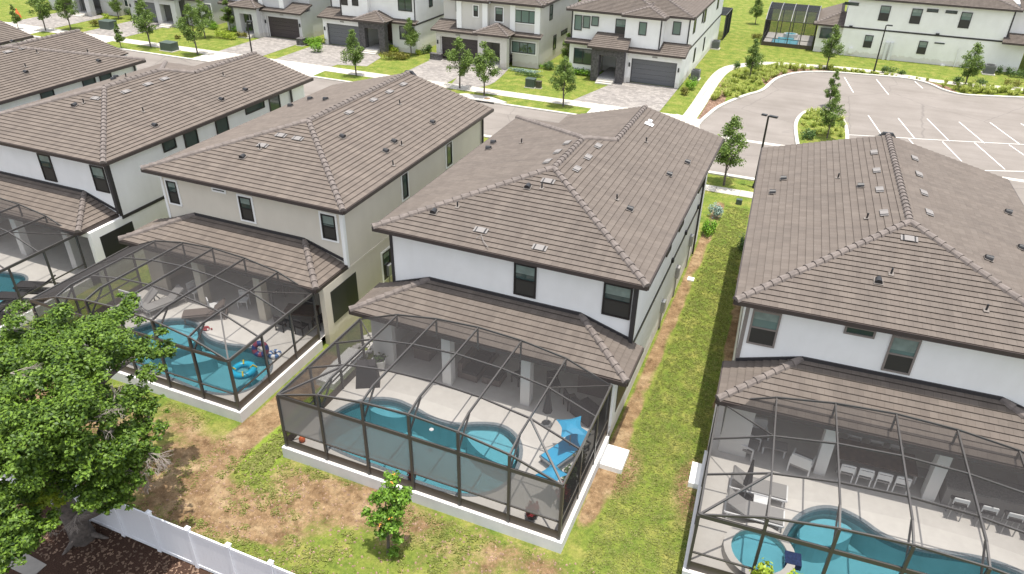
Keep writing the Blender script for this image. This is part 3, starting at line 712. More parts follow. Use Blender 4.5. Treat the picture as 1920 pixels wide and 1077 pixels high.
# central cage and pool
CX0, CX1, CY0, CY1 = -15.42, -4.6, 15.85, 21.25
pool_cage('dark screened pool cage on white stem wall behind the central white house', CX0, CX1, CY0, CY1, priv=True, braces=(1, -1))
poolC = [(-14.9, 17.4), (-14.8, 18.4), (-14.2, 19.35), (-13.2, 19.8), (-12.2, 19.65), (-11.2, 19.35), (-10.1, 19.4), (-9.3, 19.9), (-8.4, 20.15), (-7.5, 19.6), (-7.1, 18.4), (-7.2, 17.2), (-8.0, 16.4), (-9.3, 16.25), (-11.5, 16.35), (-13.2, 16.4), (-14.4, 16.6)]
deck_and_pool(CX0-.05, CX1+.05, CY0-.05, 25.3, poolC, label='freeform blue pool inside the central cage with jets on its curved bench',
    benches=[([(-9.9, 19.5), (-9.2, 20.0), (-8.4, 20.1), (-7.6, 19.5), (-7.3, 18.6), (-8.0, 18.5), (-8.9, 18.75)], .15), ([(-14.2, 19.3), (-13.2, 19.8), (-12.3, 19.6), (-12.7, 19.2), (-13.5, 19.1)], .12)])
# left cage and pool
pool_cage('dark screened pool cage behind the beige house with clear lower panels', -29.0, -18.4, 16.75, 22.1)
pool2 = [(-26.6, 19.6), (-25.9, 20.5), (-24.9, 21.0), (-24.0, 20.7), (-23.3, 20.1), (-22.0, 20.0), (-20.9, 20.35), (-19.7, 20.1), (-18.95, 19.4), (-18.8, 18.4), (-19.2, 17.5), (-20.4, 17.1), (-22.4, 17.3), (-24.5, 17.3), (-26.2, 17.6), (-26.9, 18.6)]
deck_and_pool(-29.05, -18.35, 16.7, 26.0, pool2, label='freeform pool with a round baja shelf behind the beige house, toys floating in it',
    benches=[([(-26.3, 19.6), (-25.8, 20.5), (-24.9, 20.95), (-23.9, 20.5), (-23.6, 19.6), (-24.4, 18.8), (-25.6, 18.8)], .22), ([(-19.0, 19.5), (-19.9, 20.0), (-20.6, 19.7), (-19.8, 19.0), (-19.0, 18.8)], .2), ([(-23.5, 19.6), (-22.7, 20.0), (-22.2, 19.6), (-23.0, 18.8), (-24.0, 18.3)], -.05)])
# cage at the left edge
pool_cage('pool cage cut off by the left edge with dark loungers beside its pool', -43.0, -32.4, 16.4, 21.9)
deck_and_pool(-43.05, -32.35, 16.35, 25.7, [(-42, 17.5), (-42, 20.5), (-40, 21), (-38, 20.2), (-36.6, 20.5), (-35.4, 20.7), (-34.7, 20.0), (-34.3, 19.0), (-34.2, 17.8), (-35, 17.2), (-38, 17)], label='pool at the left edge seen only as one rounded turquoise end')
# right cage and pool
pool_cage('pool cage at the bottom right corner covering a spa and pool', .42, 11.6, 16.4, 22.0, loc=(0, 0, 0), rz=TH, braces=(-1,))
def inv(p): c, n = math.cos(-TH), math.sin(-TH); return (p[0]*c-p[1]*n, p[0]*n+p[1]*c)
poolR = [inv(p) for p in [(2.4, 17.4), (2.2, 18.6), (2.45, 19.7), (2.95, 20.5), (3.7, 20.95), (4.5, 20.75), (5.2, 20.25), (6.2, 20.1), (7.2, 20.35), (8.4, 20.6), (9.6, 20.4), (10.3, 19.4), (10.2, 17.8), (8.5, 17.0), (5.5, 16.9), (3.5, 16.9)]]
deck_and_pool(.37, 11.65, 16.35, 25.6, poolR, fr=((0, 0, 0), TH), label='blue pool in the bottom right corner joined to a raised round spa',
    benches=[([inv(p) for p in [(2.5, 19.4), (3.0, 20.4), (3.7, 20.8), (4.5, 20.6), (4.2, 19.9), (3.4, 19.3)]], .12)])
R_ = thing('hot_tub', 'raised round spa with navy spillway beside the bottom right pool', 'spa', (1.5, 17.75, 0))
mb = MB(); n = 28
for (ra, za), (rb_, zb_) in (((1.12, .5), (1.12, .8)), ((1.12, .8), (.88, .8)), ((.88, .8), (.88, .3))):
    for i in range(n):
        a, b2 = 2*math.pi*i/n, 2*math.pi*(i+1)/n
        mb.face([(ra*math.cos(a), ra*math.sin(a), za), (ra*math.cos(b2), ra*math.sin(b2), za), (rb_*math.cos(b2), rb_*math.sin(b2), zb_), (rb_*math.cos(a), rb_*math.sin(a), zb_)])
mb.build('rim', DECK, R_)
mb = MB().prism([(.9*math.cos(2*math.pi*i/n), .9*math.sin(2*math.pi*i/n)) for i in range(n)], .50, .52); mb.build('seat', BENCH, R_)
mb = MB().prism([(.88*math.cos(2*math.pi*i/n), .88*math.sin(2*math.pi*i/n)) for i in range(n)], .7, .72); mb.build('water_surface', WATER, R_)
mb = MB().rbox(1.02, .1, .6, .5, .5, .215, .1); mb.build('spillway', NAVY, R_)

# white equipment pads and small yard boxes
def pad(label, cx, cy_, z, lx, ly, h, rz=0, name='concrete_pad', m=PADM, cat='pad'):
    mb = MB(); mb.rbox(0, 0, 0, lx, ly, h, 0, taper=.98); o = mb.build(name, m, loc=(cx, cy_, z)); o.rotation_euler = (0, 0, rz); return tag(o, label, cat)
pad('square white pad beside the right side of the central cage', -4.02, 20.55, 0, .85, 1.15, .22)
pad('square white pad left of the bottom right cage', -.85, 20.95, 0, .78, 1.15, .22, TH)
pad('long white slab between the beige house cage and the central cage', -16.55, 21.1, 0, .95, 2.6, .3)
pad('small white utility lid in the lawn along the mulch edge', *at(1295, 525)[:2], 0, .35, .35, .08, name='access_hatch', cat='hatch')
pad('small dark box on the lawn near the street behind the central house', *at(1385, 383)[:2], 0, .38, .3, .35, name='utility_box', m=GREENBOX, cat='utility box')

# ------------------------------------------------------------------ ground
def vnoise(x, y, s, seed=0):
    x = x*s+seed*17.3; y = y*s+seed*9.1
    xi = np.floor(x).astype(int); yi = np.floor(y).astype(int); fx = x-xi; fy = y-yi
    fx = fx*fx*(3-2*fx); fy = fy*fy*(3-2*fy)
    def h(a, b): v = np.sin(a*127.1+b*311.7+seed*74.7)*43758.5453; return v-np.floor(v)
    return (h(xi, yi)*(1-fx)+h(xi+1, yi)*fx)*(1-fy)+(h(xi, yi+1)*(1-fx)+h(xi+1, yi+1)*fx)*fy
def sstep(a, b, v): t = np.clip((v-a)/(b-a), 0, 1); return t*t*(3-2*t)
gx_ = np.concatenate([np.array([-700, -300, -160]), np.arange(-110, -36, 1.5), np.arange(-36, 4, .22), np.arange(4, 40, 1.2), np.array([80, 200, 500])])
gy_ = np.concatenate([np.array([-60, -20, 0]), np.arange(4, 24, .22), np.arange(24, 50, .5), np.arange(50, 130, 1.2), np.array([160, 250, 500, 900])])
GX, GY = np.meshgrid(gx_, gy_); nx, ny = len(gx_), len(gy_)
n1 = vnoise(GX, GY, .55, 1); n2 = vnoise(GX, GY, 1.6, 2); n3 = vnoise(GX, GY, .2, 3)
nn = n1*.6+n2*.4
yard = (1-sstep(15.2, 17, GY))*(1-sstep(-4.6, -2.6, GX+0.35*(15-GY)*.3))
n4 = vnoise(GX, GY, 3.2, 5)
dirt = yard*(.12+.5*nn+.22*n4)
dirt += .26*yard*np.exp(-((GX+11.5)**2/9+(GY-15)**2/1.2))         # bare band under the cage wall
dirt += .45*np.exp(-((GX+15.0)**2/7+(GY-12.6)**2/2.2)) - .30*np.exp(-((GX+8)**2/9+(GY-12.4)**2/1.0)) - .6*np.exp(-((GX+13.5)**2/11+(GY-11.4)**2/.7)) - .3*np.exp(-((GX+11.3)**2/3+(GY-13.3)**2/.8))
gap = sstep(-18.4, -17.9, GX)*(1-sstep(-15.7, -15.2, GX))*sstep(13.5, 15, GY)*(1-sstep(21, 23, GY))
dirt = dirt*(1-gap)+gap*(.05+.9*sstep(.1, .6, (-16.75-GX)/1.0+.25*n2+.15))
dirt += np.where((GX < -17.6) & (GY > 12.5) & (GY < 17), .14+.2*n2, 0)
strip = sstep(-4.6, -4.4, GX)*sstep(16, 18, GY)
wallm_ = (1-sstep(-4.15+.2*n2, -3.75+.3*n1, GX))*strip*(1-sstep(46, 47, GY))
dirt = np.maximum(dirt, wallm_*(.55+.4*n2))
padd = np.exp(-((GX+3.9)**2/.9+(GY-20.2)**2/3.2)); dirt = np.maximum(dirt, padd*1.0)
padr = np.exp(-((GX+.9)**2/.7+(GY-20.6)**2/2.2)); dirt = np.maximum(dirt, padr*.95)
rx = GX+.0555*(GY-23.6)
mulchR = sstep(-.95, -.75, rx+.15*n2)*(1-sstep(3, 4, rx))*sstep(22, 23, GY)*(1-sstep(45.5, 46.5, GY))
dirt = np.maximum(dirt, mulchR*.95)
lw = sstep(-3.6, -3.0, GX)*(1-sstep(4, 5, GX))
dirt += lw*(.10+.22*sstep(.55, .8, n3*.5+n1*.5))*(GY < 50)
dirt += np.where(GX < -31, .15*n1, 0)*(GY < 30)
far = GY > 59
dirt += far*(.04+.38*sstep(.55, .85, n1*.6+n2*.4))
mul = (1-sstep(10.55, 10.8, GY))*(GX < 40)*(1.0-.5*sstep(-14, -12.5, GX)*n1)
vivid = .62*gap*sstep(.3, .6, (GX+17.4)+.8*n1) + .12*np.exp(-((GX+2.9)**2/.7+(GY-18.2)**2/1.2)) + .35*n2*np.exp(-((GX+13.5)**2/12+(GY-11.3)**2/.5))
vivid += .42*lw*n2*(GY < 48)
verts = np.stack([GX, GY, np.zeros_like(GX)], -1).reshape(-1, 3)
faces = []
cxs = (gx_[:-1]+gx_[1:])/2; cys = (gy_[:-1]+gy_[1:])/2
CXg, CYg = np.meshgrid(cxs, cys); keep = np.ones_like(CXg, bool)
for x0, x1, y0, y1, loc, rz in HOLES:
    c, s_ = math.cos(-rz), math.sin(-rz); lx = CXg*c-CYg*s_; ly = CXg*s_+CYg*c
    keep &= ~((lx > x0+.15) & (lx < x1-.15) & (ly > y0+.15) & (ly < y1))
jj, ii = np.nonzero(keep); b0 = jj*nx+ii
faces = np.stack([b0, b0+1, b0+1+nx, b0+nx], -1)
me = bpy.data.meshes.new('ground'); me.from_pydata(verts.tolist(), [], faces.tolist()); me.materials.append(GROUND)
ca = me.color_attributes.new('cover', 'FLOAT_COLOR', 'POINT')
colr = np.stack([np.clip(dirt, 0, 1), np.clip(mul, 0, 1), np.clip(vivid, 0, 1), np.ones_like(dirt)], -1).reshape(-1)
ca.data.foreach_set('color', colr.astype(np.float32)); me.update()
g = bpy.data.objects.new('ground', me); COL.objects.link(g); tag(g, kind='structure')

# ------------------------------------------------------------------ street, lot, walks
def rect(name, x0, x1, y0, y1, z, m): return sheet(name, [(x0, y0), (x1, y0), (x1, y1), (x0, y1)], z, m)
rect('street', -140, 60, 51.3, 59.3, .004, ASPH)
lot = [(-7.6, 59.3), (-8.3, 60.5), (-8.4, 62), (-8.1, 64.5), (-7.7, 67), (-6.9, 69.5), (-5.8, 72.2), (-5.0, 73.6), (-4.5, 75.2), (-4.2, 77.5), (-3.7, 79.8), (-2.5, 82.2), (-.6, 83.9), (1.5, 84.7), (4, 85.1), (7.5, 85.6), (9.2, 85.3), (10.6, 84.2), (11.6, 82.6), (13.2, 81.6), (16, 82.3), (20, 83.6), (40, 88), (60, 60), (40, 59.3)]
sheet('parking_lot', lot, .006, ASPH)
def ribbon(name, pts, w, z0, z1, m, extra=0):
    pts = [Vector((p[0], p[1], 0)) for p in pts]; mb = MB(); L = []; R2 = []
    for i, p in enumerate(pts):
        d = (pts[min(i+1, len(pts)-1)]-pts[max(i-1, 0)]).normalized(); nrm = Vector((-d.y, d.x, 0)); L.append(p+nrm*w/2); R2.append(p-nrm*w/2)
    for i in range(len(pts)-1):
        a, b, c, d = L[i], L[i+1], R2[i+1], R2[i]; up = Vector((0, 0, z1)); dn = Vector((0, 0, z0))
        mb.face([d+up, c+up, b+up, a+up]); mb.face([a+up, b+up, b+dn, a+dn]); mb.face([c+up, d+up, d+dn, c+dn])
    return struct(name, mb, m)
def catmull(pts, k=4):
    out = []; P = [Vector((p[0], p[1])) for p in pts]
    for i in range(len(P)-1):
        a, b, c, d = P[max(i-1, 0)], P[i], P[i+1], P[min(i+2, len(P)-1)]
        for j in range(k):
            t = j/k; out.append(tuple(.5*((2*b)+(c-a)*t+(2*a-5*b+4*c-d)*t*t+(3*b-a-3*c+d)*t**3)))
    return out+[tuple(P[-1])]
ribbon('kerb', catmull(lot[0:22]), .32, 0, .13, CONC)
ribbon('kerb', [(-140, 59.45), (-9.4, 59.45), (-8.3, 60.3)], .3, 0, .11, CONC)
ribbon('kerb', [(-140, 51.2), (60, 51.2)], .4, 0, .10, CONC)
ribbon('kerb', [(-7.6, 59.3), (10, 59.3), (40, 59.3)], .5, 0, .012, CONC)
rect('pavement', -140, 60, 47.9, 48.95, .02, WALK)
rect('pavement', -140, -10.6, 61.9, 63.45, .02, WALK)
pathc = [((-10.1-9.0)/2, 60.2), (-9.5, 62.3), (-9.45, 67), (-9.5, 72), (-9.5, 76), (-9.25, 80), (-8.3, 82.8), (-5.3, 85.6), (-1, 86.6), (3.3, 87.2), (7.5, 86.8), (11.4, 86.0), (15, 86.0), (19, 86.6), (30, 88)]
ribbon('path', catmull(pathc), 1.25, 0, .024, WALK)
sheet('pavement', [(-10.9, 61.6), (-8.6, 59.9), (-8.4, 63), (-10.7, 63.6)], .028, WALK)
sheet('mulch_bed', [(-8.75, 62.5), (-8.5, 62.3), (-8.2, 64.5), (-7.8, 67), (-7.4, 69.0), (-7.6, 72.0), (-8.3, 75.5), (-8.75, 77), (-8.8, 70)], .012, MULCH)
sheet('mulch_bed', [(-4.4, 76), (-4.2, 78), (-3.6, 80.2), (-2.3, 82.6), (-.5, 84.2), (1.6, 85), (1.2, 85.8), (-2, 84.9), (-4.4, 82.6), (-5.4, 79)], .012, MULCH)
sheet('mulch_bed', [(8.5, 85.7), (10.2, 85.1), (11.3, 83.8), (12.2, 82.4), (13, 82.0), (12.2, 84.2), (10, 85.9)], .012, MULCH)
# driveways (pavers) and concrete aprons
for x0, x1 in ((-17.6, -12.2), (-38.6, -33.0), (-53.4, -46.3), (-61.0, -55.4), (-81.3, -75.0), (-93.5, -86.0)):
    rect('driveway', x0, x1, 63.45, 71.7, .016, PAVER)
    rect('driveway_apron', x0-.3, x1+.3, 59.6, 61.9, .016, CONC)
sheet('driveway', smooth_loop([(-33.0, 63.7), (-31, 62.9), (-29.6, 63.4), (-28.9, 65), (-29.2, 68), (-29.8, 71.6), (-33.0, 71.6)], 1), .0165, PAVER)
sheet('driveway', [(-20.2, 63.45), (-17.6, 63.45), (-17.6, 70.6), (-18.4, 70.6)], .0165, PAVER)
sheet('driveway', [(-46.3, 64.5), (-43.2, 65.3), (-43.8, 69), (-46.3, 71.5)], .0165, PAVER)
rect('driveway_apron', -16.5, -12, 51.4, 47.0, .018, CONC); rect('driveway_apron', -30.5, -25, 51.4, 47.0, .018, CONC)
# storm inlet on the far kerb
mb = MB(); mb.prism([(-30.6, 59.35), (-25.6, 59.35), (-25.2, 59.9), (-27, 60.7), (-29.6, 60.7), (-31.0, 59.9)], .0, .16); i_ = tag(mb.build('storm_inlet', CONC), 'pale concrete storm inlet with a round lid on the far kerb', 'storm inlet')
mb = MB().tube((-27.2, 60.1, .16), (-27.2, 60.1, .175), .3, n=16); mb.build('manhole_lid', mat('rust_iron', (.2, .13, .08), .8), i_)
mb = MB().box(-30.4, -26.2, 59.25, 59.345, .02, .11); mb.build('drain_slot', BLACK, i_)
# painted stall lines
def line(p, q, w=.085):
    a, b = Vector(at(*p)[:2]+()), Vector(at(*q)[:2]+())
    a = Vector((a[0], a[1])); b = Vector((b[0], b[1])); d = (b-a).normalized(); r = Vector((-d.y, d.x))*w/2
    sheet('painted_line', [a+r, a-r, b-r, b+r], .012, PAINT)
for p, q in (((1583, 145), (1600, 174)), ((1643, 149), (1666, 178)), ((1715, 153), (1730, 166)), ((1628, 217), (1652, 252)), ((1684, 222), (1715, 260)), ((1738, 223), (1780, 265)), ((1798, 229), (1846, 269)), ((1856, 230), (1912, 271)), ((1914, 232), (1960, 262)),
             ((1588, 253), (1650, 256.5)), ((1650, 256.5), (1760, 263)), ((1760, 263), (1930, 272)), ((1704, 261), (1712, 270)), ((1767, 266), (1803, 303)), ((1827, 268), (1884, 318)), ((1892, 272), (1950, 312)), ((1840, 320), (1960, 323))):
    line(p, q)
# planted island in the lot
isl = smooth_loop([at(*p)[:2] for p in ((1493, 262), (1490, 235), (1500, 217), (1518, 208), (1560, 212), (1582, 225), (1590, 262), (1580, 300), (1500, 300))], 2)
mb = MB().prism(isl, 0, .10); struct('traffic_island', mb, GROUND); ribbon('kerb', isl+[isl[0]], .28, 0, .14, CONC)

# ------------------------------------------------------------------ vinyl fence
F0, F1 = Vector((-27.5, 10.62, 0)), Vector((-8.66, 10.6, 0)); nfp = 12; FH = 1.7
fe = thing('vinyl_fence', 'white vinyl privacy fence crossing the bottom left behind the big tree', 'fence', F0)
d_ = (F1-F0)/nfp
for i in range(nfp+1):
    p = d_*i; mb = MB(); mb.rbox(p.x, p.y, 0, .13, .13, FH+.08); mb.rbox(p.x, p.y, FH+.08, .17, .17, .03); mb.rbox(p.x, p.y, FH+.11, .14, .14, .05, taper=.3); mb.build('post', VINYL, fe)
for i in range(nfp):
    a, b = d_*i, d_*(i+1); mb = MB(); a2 = a+Vector((.07, 0, 0)); b2 = b-Vector((.07, 0, 0))
    k = 9
    for j in range(k):
        u0 = a2.lerp(b2, (j+.012)/k); u1 = a2.lerp(b2, (j+.988)/k); mb.bar(u0+Vector((0, 0, FH/2)), u1+Vector((0, 0, FH/2)), .022, FH-.2)
    mb.bar(a2+Vector((0, 0, FH-.07)), b2+Vector((0, 0, FH-.07)), .05, .13); mb.bar(a2+Vector((0, 0, .1)), b2+Vector((0, 0, .1)), .05, .13)
    mb.build('panel', VINYL, fe)
sheet('pavement', [(-30, 8.2), (-19.4, 8.2), (-19.4, 8.75), (-30, 9.3)], .01, mat('shaded_concrete', (.27, .25, .225), .9, noise=.2, nscale=2)); sheet('street', [(-30, 2), (-17.5, 2), (-17.5, 8.0), (-30, 8.0)], .01, mat('road_dark', (.12, .115, .11), .9, noise=.15, nscale=2))  # pavement concrete darkened: the tree's dappled shade is put into its colour

# ------------------------------------------------------------------ foliage
def leaf_mesh(name, blobs, n, size, m, flat=.5, seed=0):
    r = np.random.default_rng(seed); B = np.array(blobs, float)
    vol = B[:, 3]*B[:, 4]*B[:, 5]; k = r.choice(len(B), n, p=vol**.75/(vol**.75).sum())
    d = r.normal(size=(n, 3)); d /= np.linalg.norm(d, axis=1)[:, None]
    rr = r.random(n)**.42
    # clumping
    lump = 1+.22*np.sin(d[:, 0]*5+k*1.7)*np.cos(d[:, 1]*6+k)+.15*np.sin(d[:, 2]*9+k*2.3)
    c = B[k, :3]+d*(rr*lump)[:, None]*B[k, 3:6]
    nrm = d*.6+r.normal(size=(n, 3))*.55+np.array([0, 0, flat]); nrm /= np.linalg.norm(nrm, axis=1)[:, None]
    a = np.cross(nrm, r.normal(size=(n, 3))); a /= np.linalg.norm(a, axis=1)[:, None]; b = np.cross(nrm, a)
    s = size*(.6+.8*r.random(n))[:, None]
    v = np.stack([c-a*s*.5, c+b*s*.32+nrm*s*.08, c+a*s*.55, c-b*s*.32+nrm*s*.08], 1).reshape(-1, 3)
    me = bpy.data.meshes.new(name); me.vertices.add(4*n); me.vertices.foreach_set('co', v.ravel()); me.loops.add(4*n); me.loops.foreach_set('vertex_index', np.arange(4*n))
    me.polygons.add(n); me.polygons.foreach_set('loop_start', np.arange(0, 4*n, 4)); me.polygons.foreach_set('loop_total', np.full(n, 4)); me.materials.append(m); me.update(calc_edges=True)
    return me
def obj(name, me, parent=None, loc=None):
    o = bpy.data.objects.new(name, me); COL.objects.link(o)
    if parent: o.parent = parent
    if loc: o.location = loc
    return o
# --- big tree bottom left
bt = thing('large_oak_tree', 'large leafy tree leaning over the white fence at the bottom left', 'tree', (-19.2, 10.0, 0))
bl = []
for px, py, z, r in ((45, 640, 6.4, 1.5), (110, 620, 6.8, 1.3), (170, 605, 6.8, 1.1), (228, 585, 6.6, .75), (238, 560, 6.7, .45), (60, 700, 6.8, 1.5), (140, 680, 7.2, 1.4), (205, 665, 6.6, 1.2), (262, 640, 5.6, .8), (292, 655, 5.3, .65), (318, 660, 5.1, .35), (185, 625, 6.4, .9), (40, 780, 6.6, 1.5), (110, 770, 7.0, 1.5), (180, 760, 6.4, 1.3), (245, 735, 5.4, 1.0), (270, 700, 5.2, .6), (255, 790, 4.9, .9), (215, 830, 5.2, 1.1), (150, 840, 5.8, 1.2), (80, 850, 5.8, 1.1), (25, 860, 5.6, 1.1), (268, 840, 4.4, .55), (240, 880, 4.2, .7), (190, 890, 4.4, .9), (225, 930, 3.6, .6), (170, 930, 4.0, .6), (10, 930, 5.0, .9), (20, 1000, 4.2, .85), (55, 1015, 3.8, .5), (60, 925, 4.6, .35), (-50, 700, 6.5, 2), (-60, 850, 5.5, 2), (-40, 1000, 4.2, 1.3), (150, 880, 4.4, .8), (130, 860, 5.0, .8), (255, 900, 4.2, .5), (240, 850, 4.6, .8), (205, 905, 4.0, .7), (280, 760, 5.0, .55), (150, 700, 6.8, 1.0), (90, 660, 7.0, 1.0), (0, 1040, 3.9, .7), (60, 990, 3.9, .6), (100, 890, 4.6, .5), (20, 660, 6.6, 1.2), (45, 1010, 3.9, .8), (10, 1035, 3.8, .8), (25, 965, 4.4, .8), (75, 870, 5.0, .7), (170, 905, 4.2, .8), (215, 935, 3.7, .55), (140, 915, 4.3, .5)):
    p = at(px, py, z)-Vector((-19.2, 10, 0)); bl.append((p.x, p.y, p.z, r*.92, r*.92, r*.5))
rr_ = random.Random(3); extra = []
for b in bl:
    for _ in range(9):
        a = rr_.random()*6.28; e = rr_.random()**.5*1.05; q_ = rr_.uniform(.16, .36); extra.append((b[0]+math.cos(a)*b[3]*e, b[1]+math.sin(a)*b[3]*e, b[2]+rr_.uniform(-.7, .8)*b[5], b[3]*q_, b[3]*q_, b[3]*q_*.55))
bl2 = [(b[0], b[1], b[2]-.1, b[3]*.55, b[4]*.55, b[5]*.5) for b in bl]+extra
obj('crown', leaf_mesh('crown', bl2, 150000, .095, LEAF, flat=.9, seed=5), bt)
mb = MB(); T0 = Vector((0, 0, 0)); z_ = lambda px, py, z: at(px, py, z)-Vector((-19.2, 10, 0))
k1 = z_(140, 975, .8); k2 = z_(112, 930, 2.0); k3 = z_(85, 885, 3.4); k4 = z_(70, 830, 4.6)
mb.path([T0-Vector((0, 0, .2)), k1, k2, k3, k4], [.42, .33, .27, .22, .16], 9)
mb.path([k1, z_(180, 960, 1.8), z_(215, 900, 3.2), z_(225, 850, 4.4)], [.2, .15, .11, .06], 7)
for t in ((k2, (170, 860, 4.0), (190, 800, 5.4), (200, 740, 6.2)), (k3, (130, 800, 5.2), (150, 730, 6.4), (170, 660, 6.6)), (k4, (60, 740, 5.8), (60, 680, 6.4), (40, 640, 6.5)), (k3, (30, 860, 4.4), (0, 820, 5.2), (-40, 780, 6)), (k4, (110, 740, 6), (120, 660, 6.8), (110, 620, 6.9)), (k3, (230, 820, 4.6), (262, 800, 4.7), (280, 780, 4.9)), (k4, (210, 700, 6.2), (260, 665, 5.6), (300, 655, 5.3))):
    pts = [t[0]]+[z_(*q) for q in t[1:]]; mb.path(pts, [.13, .09, .06, .03], 6)
for a in range(3):
    an = a*2.1+.4; mb.path([Vector((math.cos(an)*.2, math.sin(an)*.2, .25)), Vector((math.cos(an)*.6, math.sin(an)*.6, .05)), Vector((math.cos(an)*.85, math.sin(an)*.85, -.05))], [.12, .07, .02], 6)
mb.build('trunk', BARK, bt, smooth=True)
mb = MB(); rt = random.Random(9)
def twig(o, d, L, r, dep):
    q = o+d*L; mb.path([o, (o+q)/2+Vector((rt.uniform(-.05, .05), rt.uniform(-.05, .05), rt.uniform(-.05, .05)))*L*2, q], [r, r*.8, r*.5], 4)
    if dep:
        for _ in range(3):
            nd = (d+Vector((rt.uniform(-.7, .7), rt.uniform(-.7, .7), rt.uniform(-.6, .4)))).normalized(); twig(o+d*L*rt.uniform(.5, 1), nd, L*.66, r*.6, dep-1)
for px, py, z, dx, dy in ((55, 930, 3.6, -.6, -.5), (75, 960, 3.0, -.2, -.8), (150, 955, 2.4, .5, -.3), (95, 965, 2.8, .2, -.7), (270, 860, 4.3, .8, -.1), (278, 850, 4.5, .7, .3), (262, 880, 4.0, .5, -.5), (15, 600, 6.8, -.2, .8), (25, 620, 6.8, .3, .7), (165, 800, 6.0, .3, .5), (30, 820, 6.2, -.3, .2), (20, 700, 7.2, .3, .4), (210, 770, 6.2, .3, .2)):
    o_ = z_(px, py, z)
    for _ in range(3): twig(o_, Vector((dx+rt.uniform(-.4, .4), dy+rt.uniform(-.4, .4), rt.uniform(-.3, .3))).normalized(), .42, .015, 3)
mb.build('dead_twigs', DEADW, bt)
pv = z_(70, 925, 4.1); pv2 = z_(110, 938, 3.2)
obj('yellowing_sprig', leaf_mesh('yellowing_sprig', [(pv.x, pv.y, pv.z, .6, .5, .25), (pv2.x, pv2.y, pv2.z, .25, .25, .15)], 900, .14, LEAFY, flat=.8, seed=8), bt)

# --- small citrus tree in the yard
st = thing('young_shrub_tree', 'small bright green tree with orange blossoms below the central cage', 'tree', (-9.65, 13.45, 0))
bs = []
for px, py, z, r in ((735, 900, 2.9, .32), (728, 925, 2.5, .45), (755, 930, 2.4, .38), (705, 935, 2.3, .3), (742, 955, 2.0, .42), (715, 965, 1.8, .38), (700, 975, 1.5, .32), (735, 985, 1.5, .4), (688, 960, 1.6, .22), (715, 1000, 1.1, .3), (745, 1010, .9, .25), (765, 920, 2.5, .2), (738, 1035, .3, .25), (725, 890, 3.0, .15), (745, 888, 3.0, .13)):
    p = at(px, py, z)-Vector((-9.65, 13.45, 0)); bs.append((p.x, p.y, p.z, r, r, r*.8))
obj('crown', leaf_mesh('crown', [(b[0], b[1], b[2], b[3]*.78, b[4]*.78, b[5]*.7) for b in bs], 3600, .105, leaf_mat('leaf_citrus', (.05, .12, .012), (.21, .37, .04), .25), flat=.5, seed=11), st)
mb = MB(); mb.path([(0, 0, 0), (.03, .05, .8), (-.05, .1, 1.6), (.0, .2, 2.5)], [.06, .045, .03, .015], 6); mb.path([(.02, .04, .7), (-.3, .0, 1.3), (-.45, .1, 1.7)], [.03, .02, .01], 5); mb.path([(.02, .04, .9), (.3, .2, 1.5), (.4, .3, 2.2)], [.03, .02, .01], 5); mb.build('trunk', BARK, st)
mb = MB(); rs = random.Random(4)
for px, py, z in ((736, 972, 1.9), (715, 985, 1.7), (742, 890, 2.95), (739, 905, 2.9)):
    p = at(px, py, z)-Vector((-9.65, 13.45, 0))+Vector((0, -.12, .12)); mb = MB()
    for _ in range(5): mb.sphere(p+Vector((rs.uniform(-.05, .05), rs.uniform(-.05, .05), rs.uniform(-.04, .04))), .02, 6)
    mb.build('blossom', mat('blossom_orange', (.75, .3, .06), .6), st)

# --- street trees
def crown_blobs(h, w, zb, seed, cone=0):
    r = random.Random(seed); out = []; n = 44
    for i in range(n):
        t = (i+.5)/n; z = zb+(h-zb)*t; prof = (math.sin(math.pi*min(1, (t*.92+.08))**.8)) if not cone else (1.05-t)*min(1, t*5+.3)
        a = r.random()*6.28; R_ = w*prof*.66*r.uniform(.35, 1.05)
        q = w*.23*(.55+.6*prof)*r.uniform(.5, 1.25); out.append((R_*math.cos(a), R_*math.sin(a), z, q, q, q*.8))
    return out
variants = []
for k, (h, w, zb, lm, cn) in enumerate(((4.3, 1.8, 1.4, LEAFB, 0), (4.3, 1.85, 1.3, LEAFB, 1), (4.3, 1.65, 1.4, LEAFB, 0), (4.3, 1.5, 1.2, LEAFB, 1))):
    cb = crown_blobs(h, w, zb, 20+k, cn); me = leaf_mesh('crown', cb, 5000, .12, lm, flat=.55, seed=30+k)
    mb = MB(); r = random.Random(k); mb.path([(0, 0, 0), (.03, .02, h*.3), (-.03, .03, h*.6), (0, 0, h*.9)], [.075, .06, .04, .012], 6)
    for b in cb[2:20:2]: mb.path([(0, 0, max(.8, b[2]-.7)), (b[0]*.5, b[1]*.5, b[2]-.25), (b[0], b[1], b[2])], [.03, .018, .008], 4)
    t_ = mb.build('trunk', BARK); variants.append((me, t_.data)); bpy.data.objects.remove(t_)
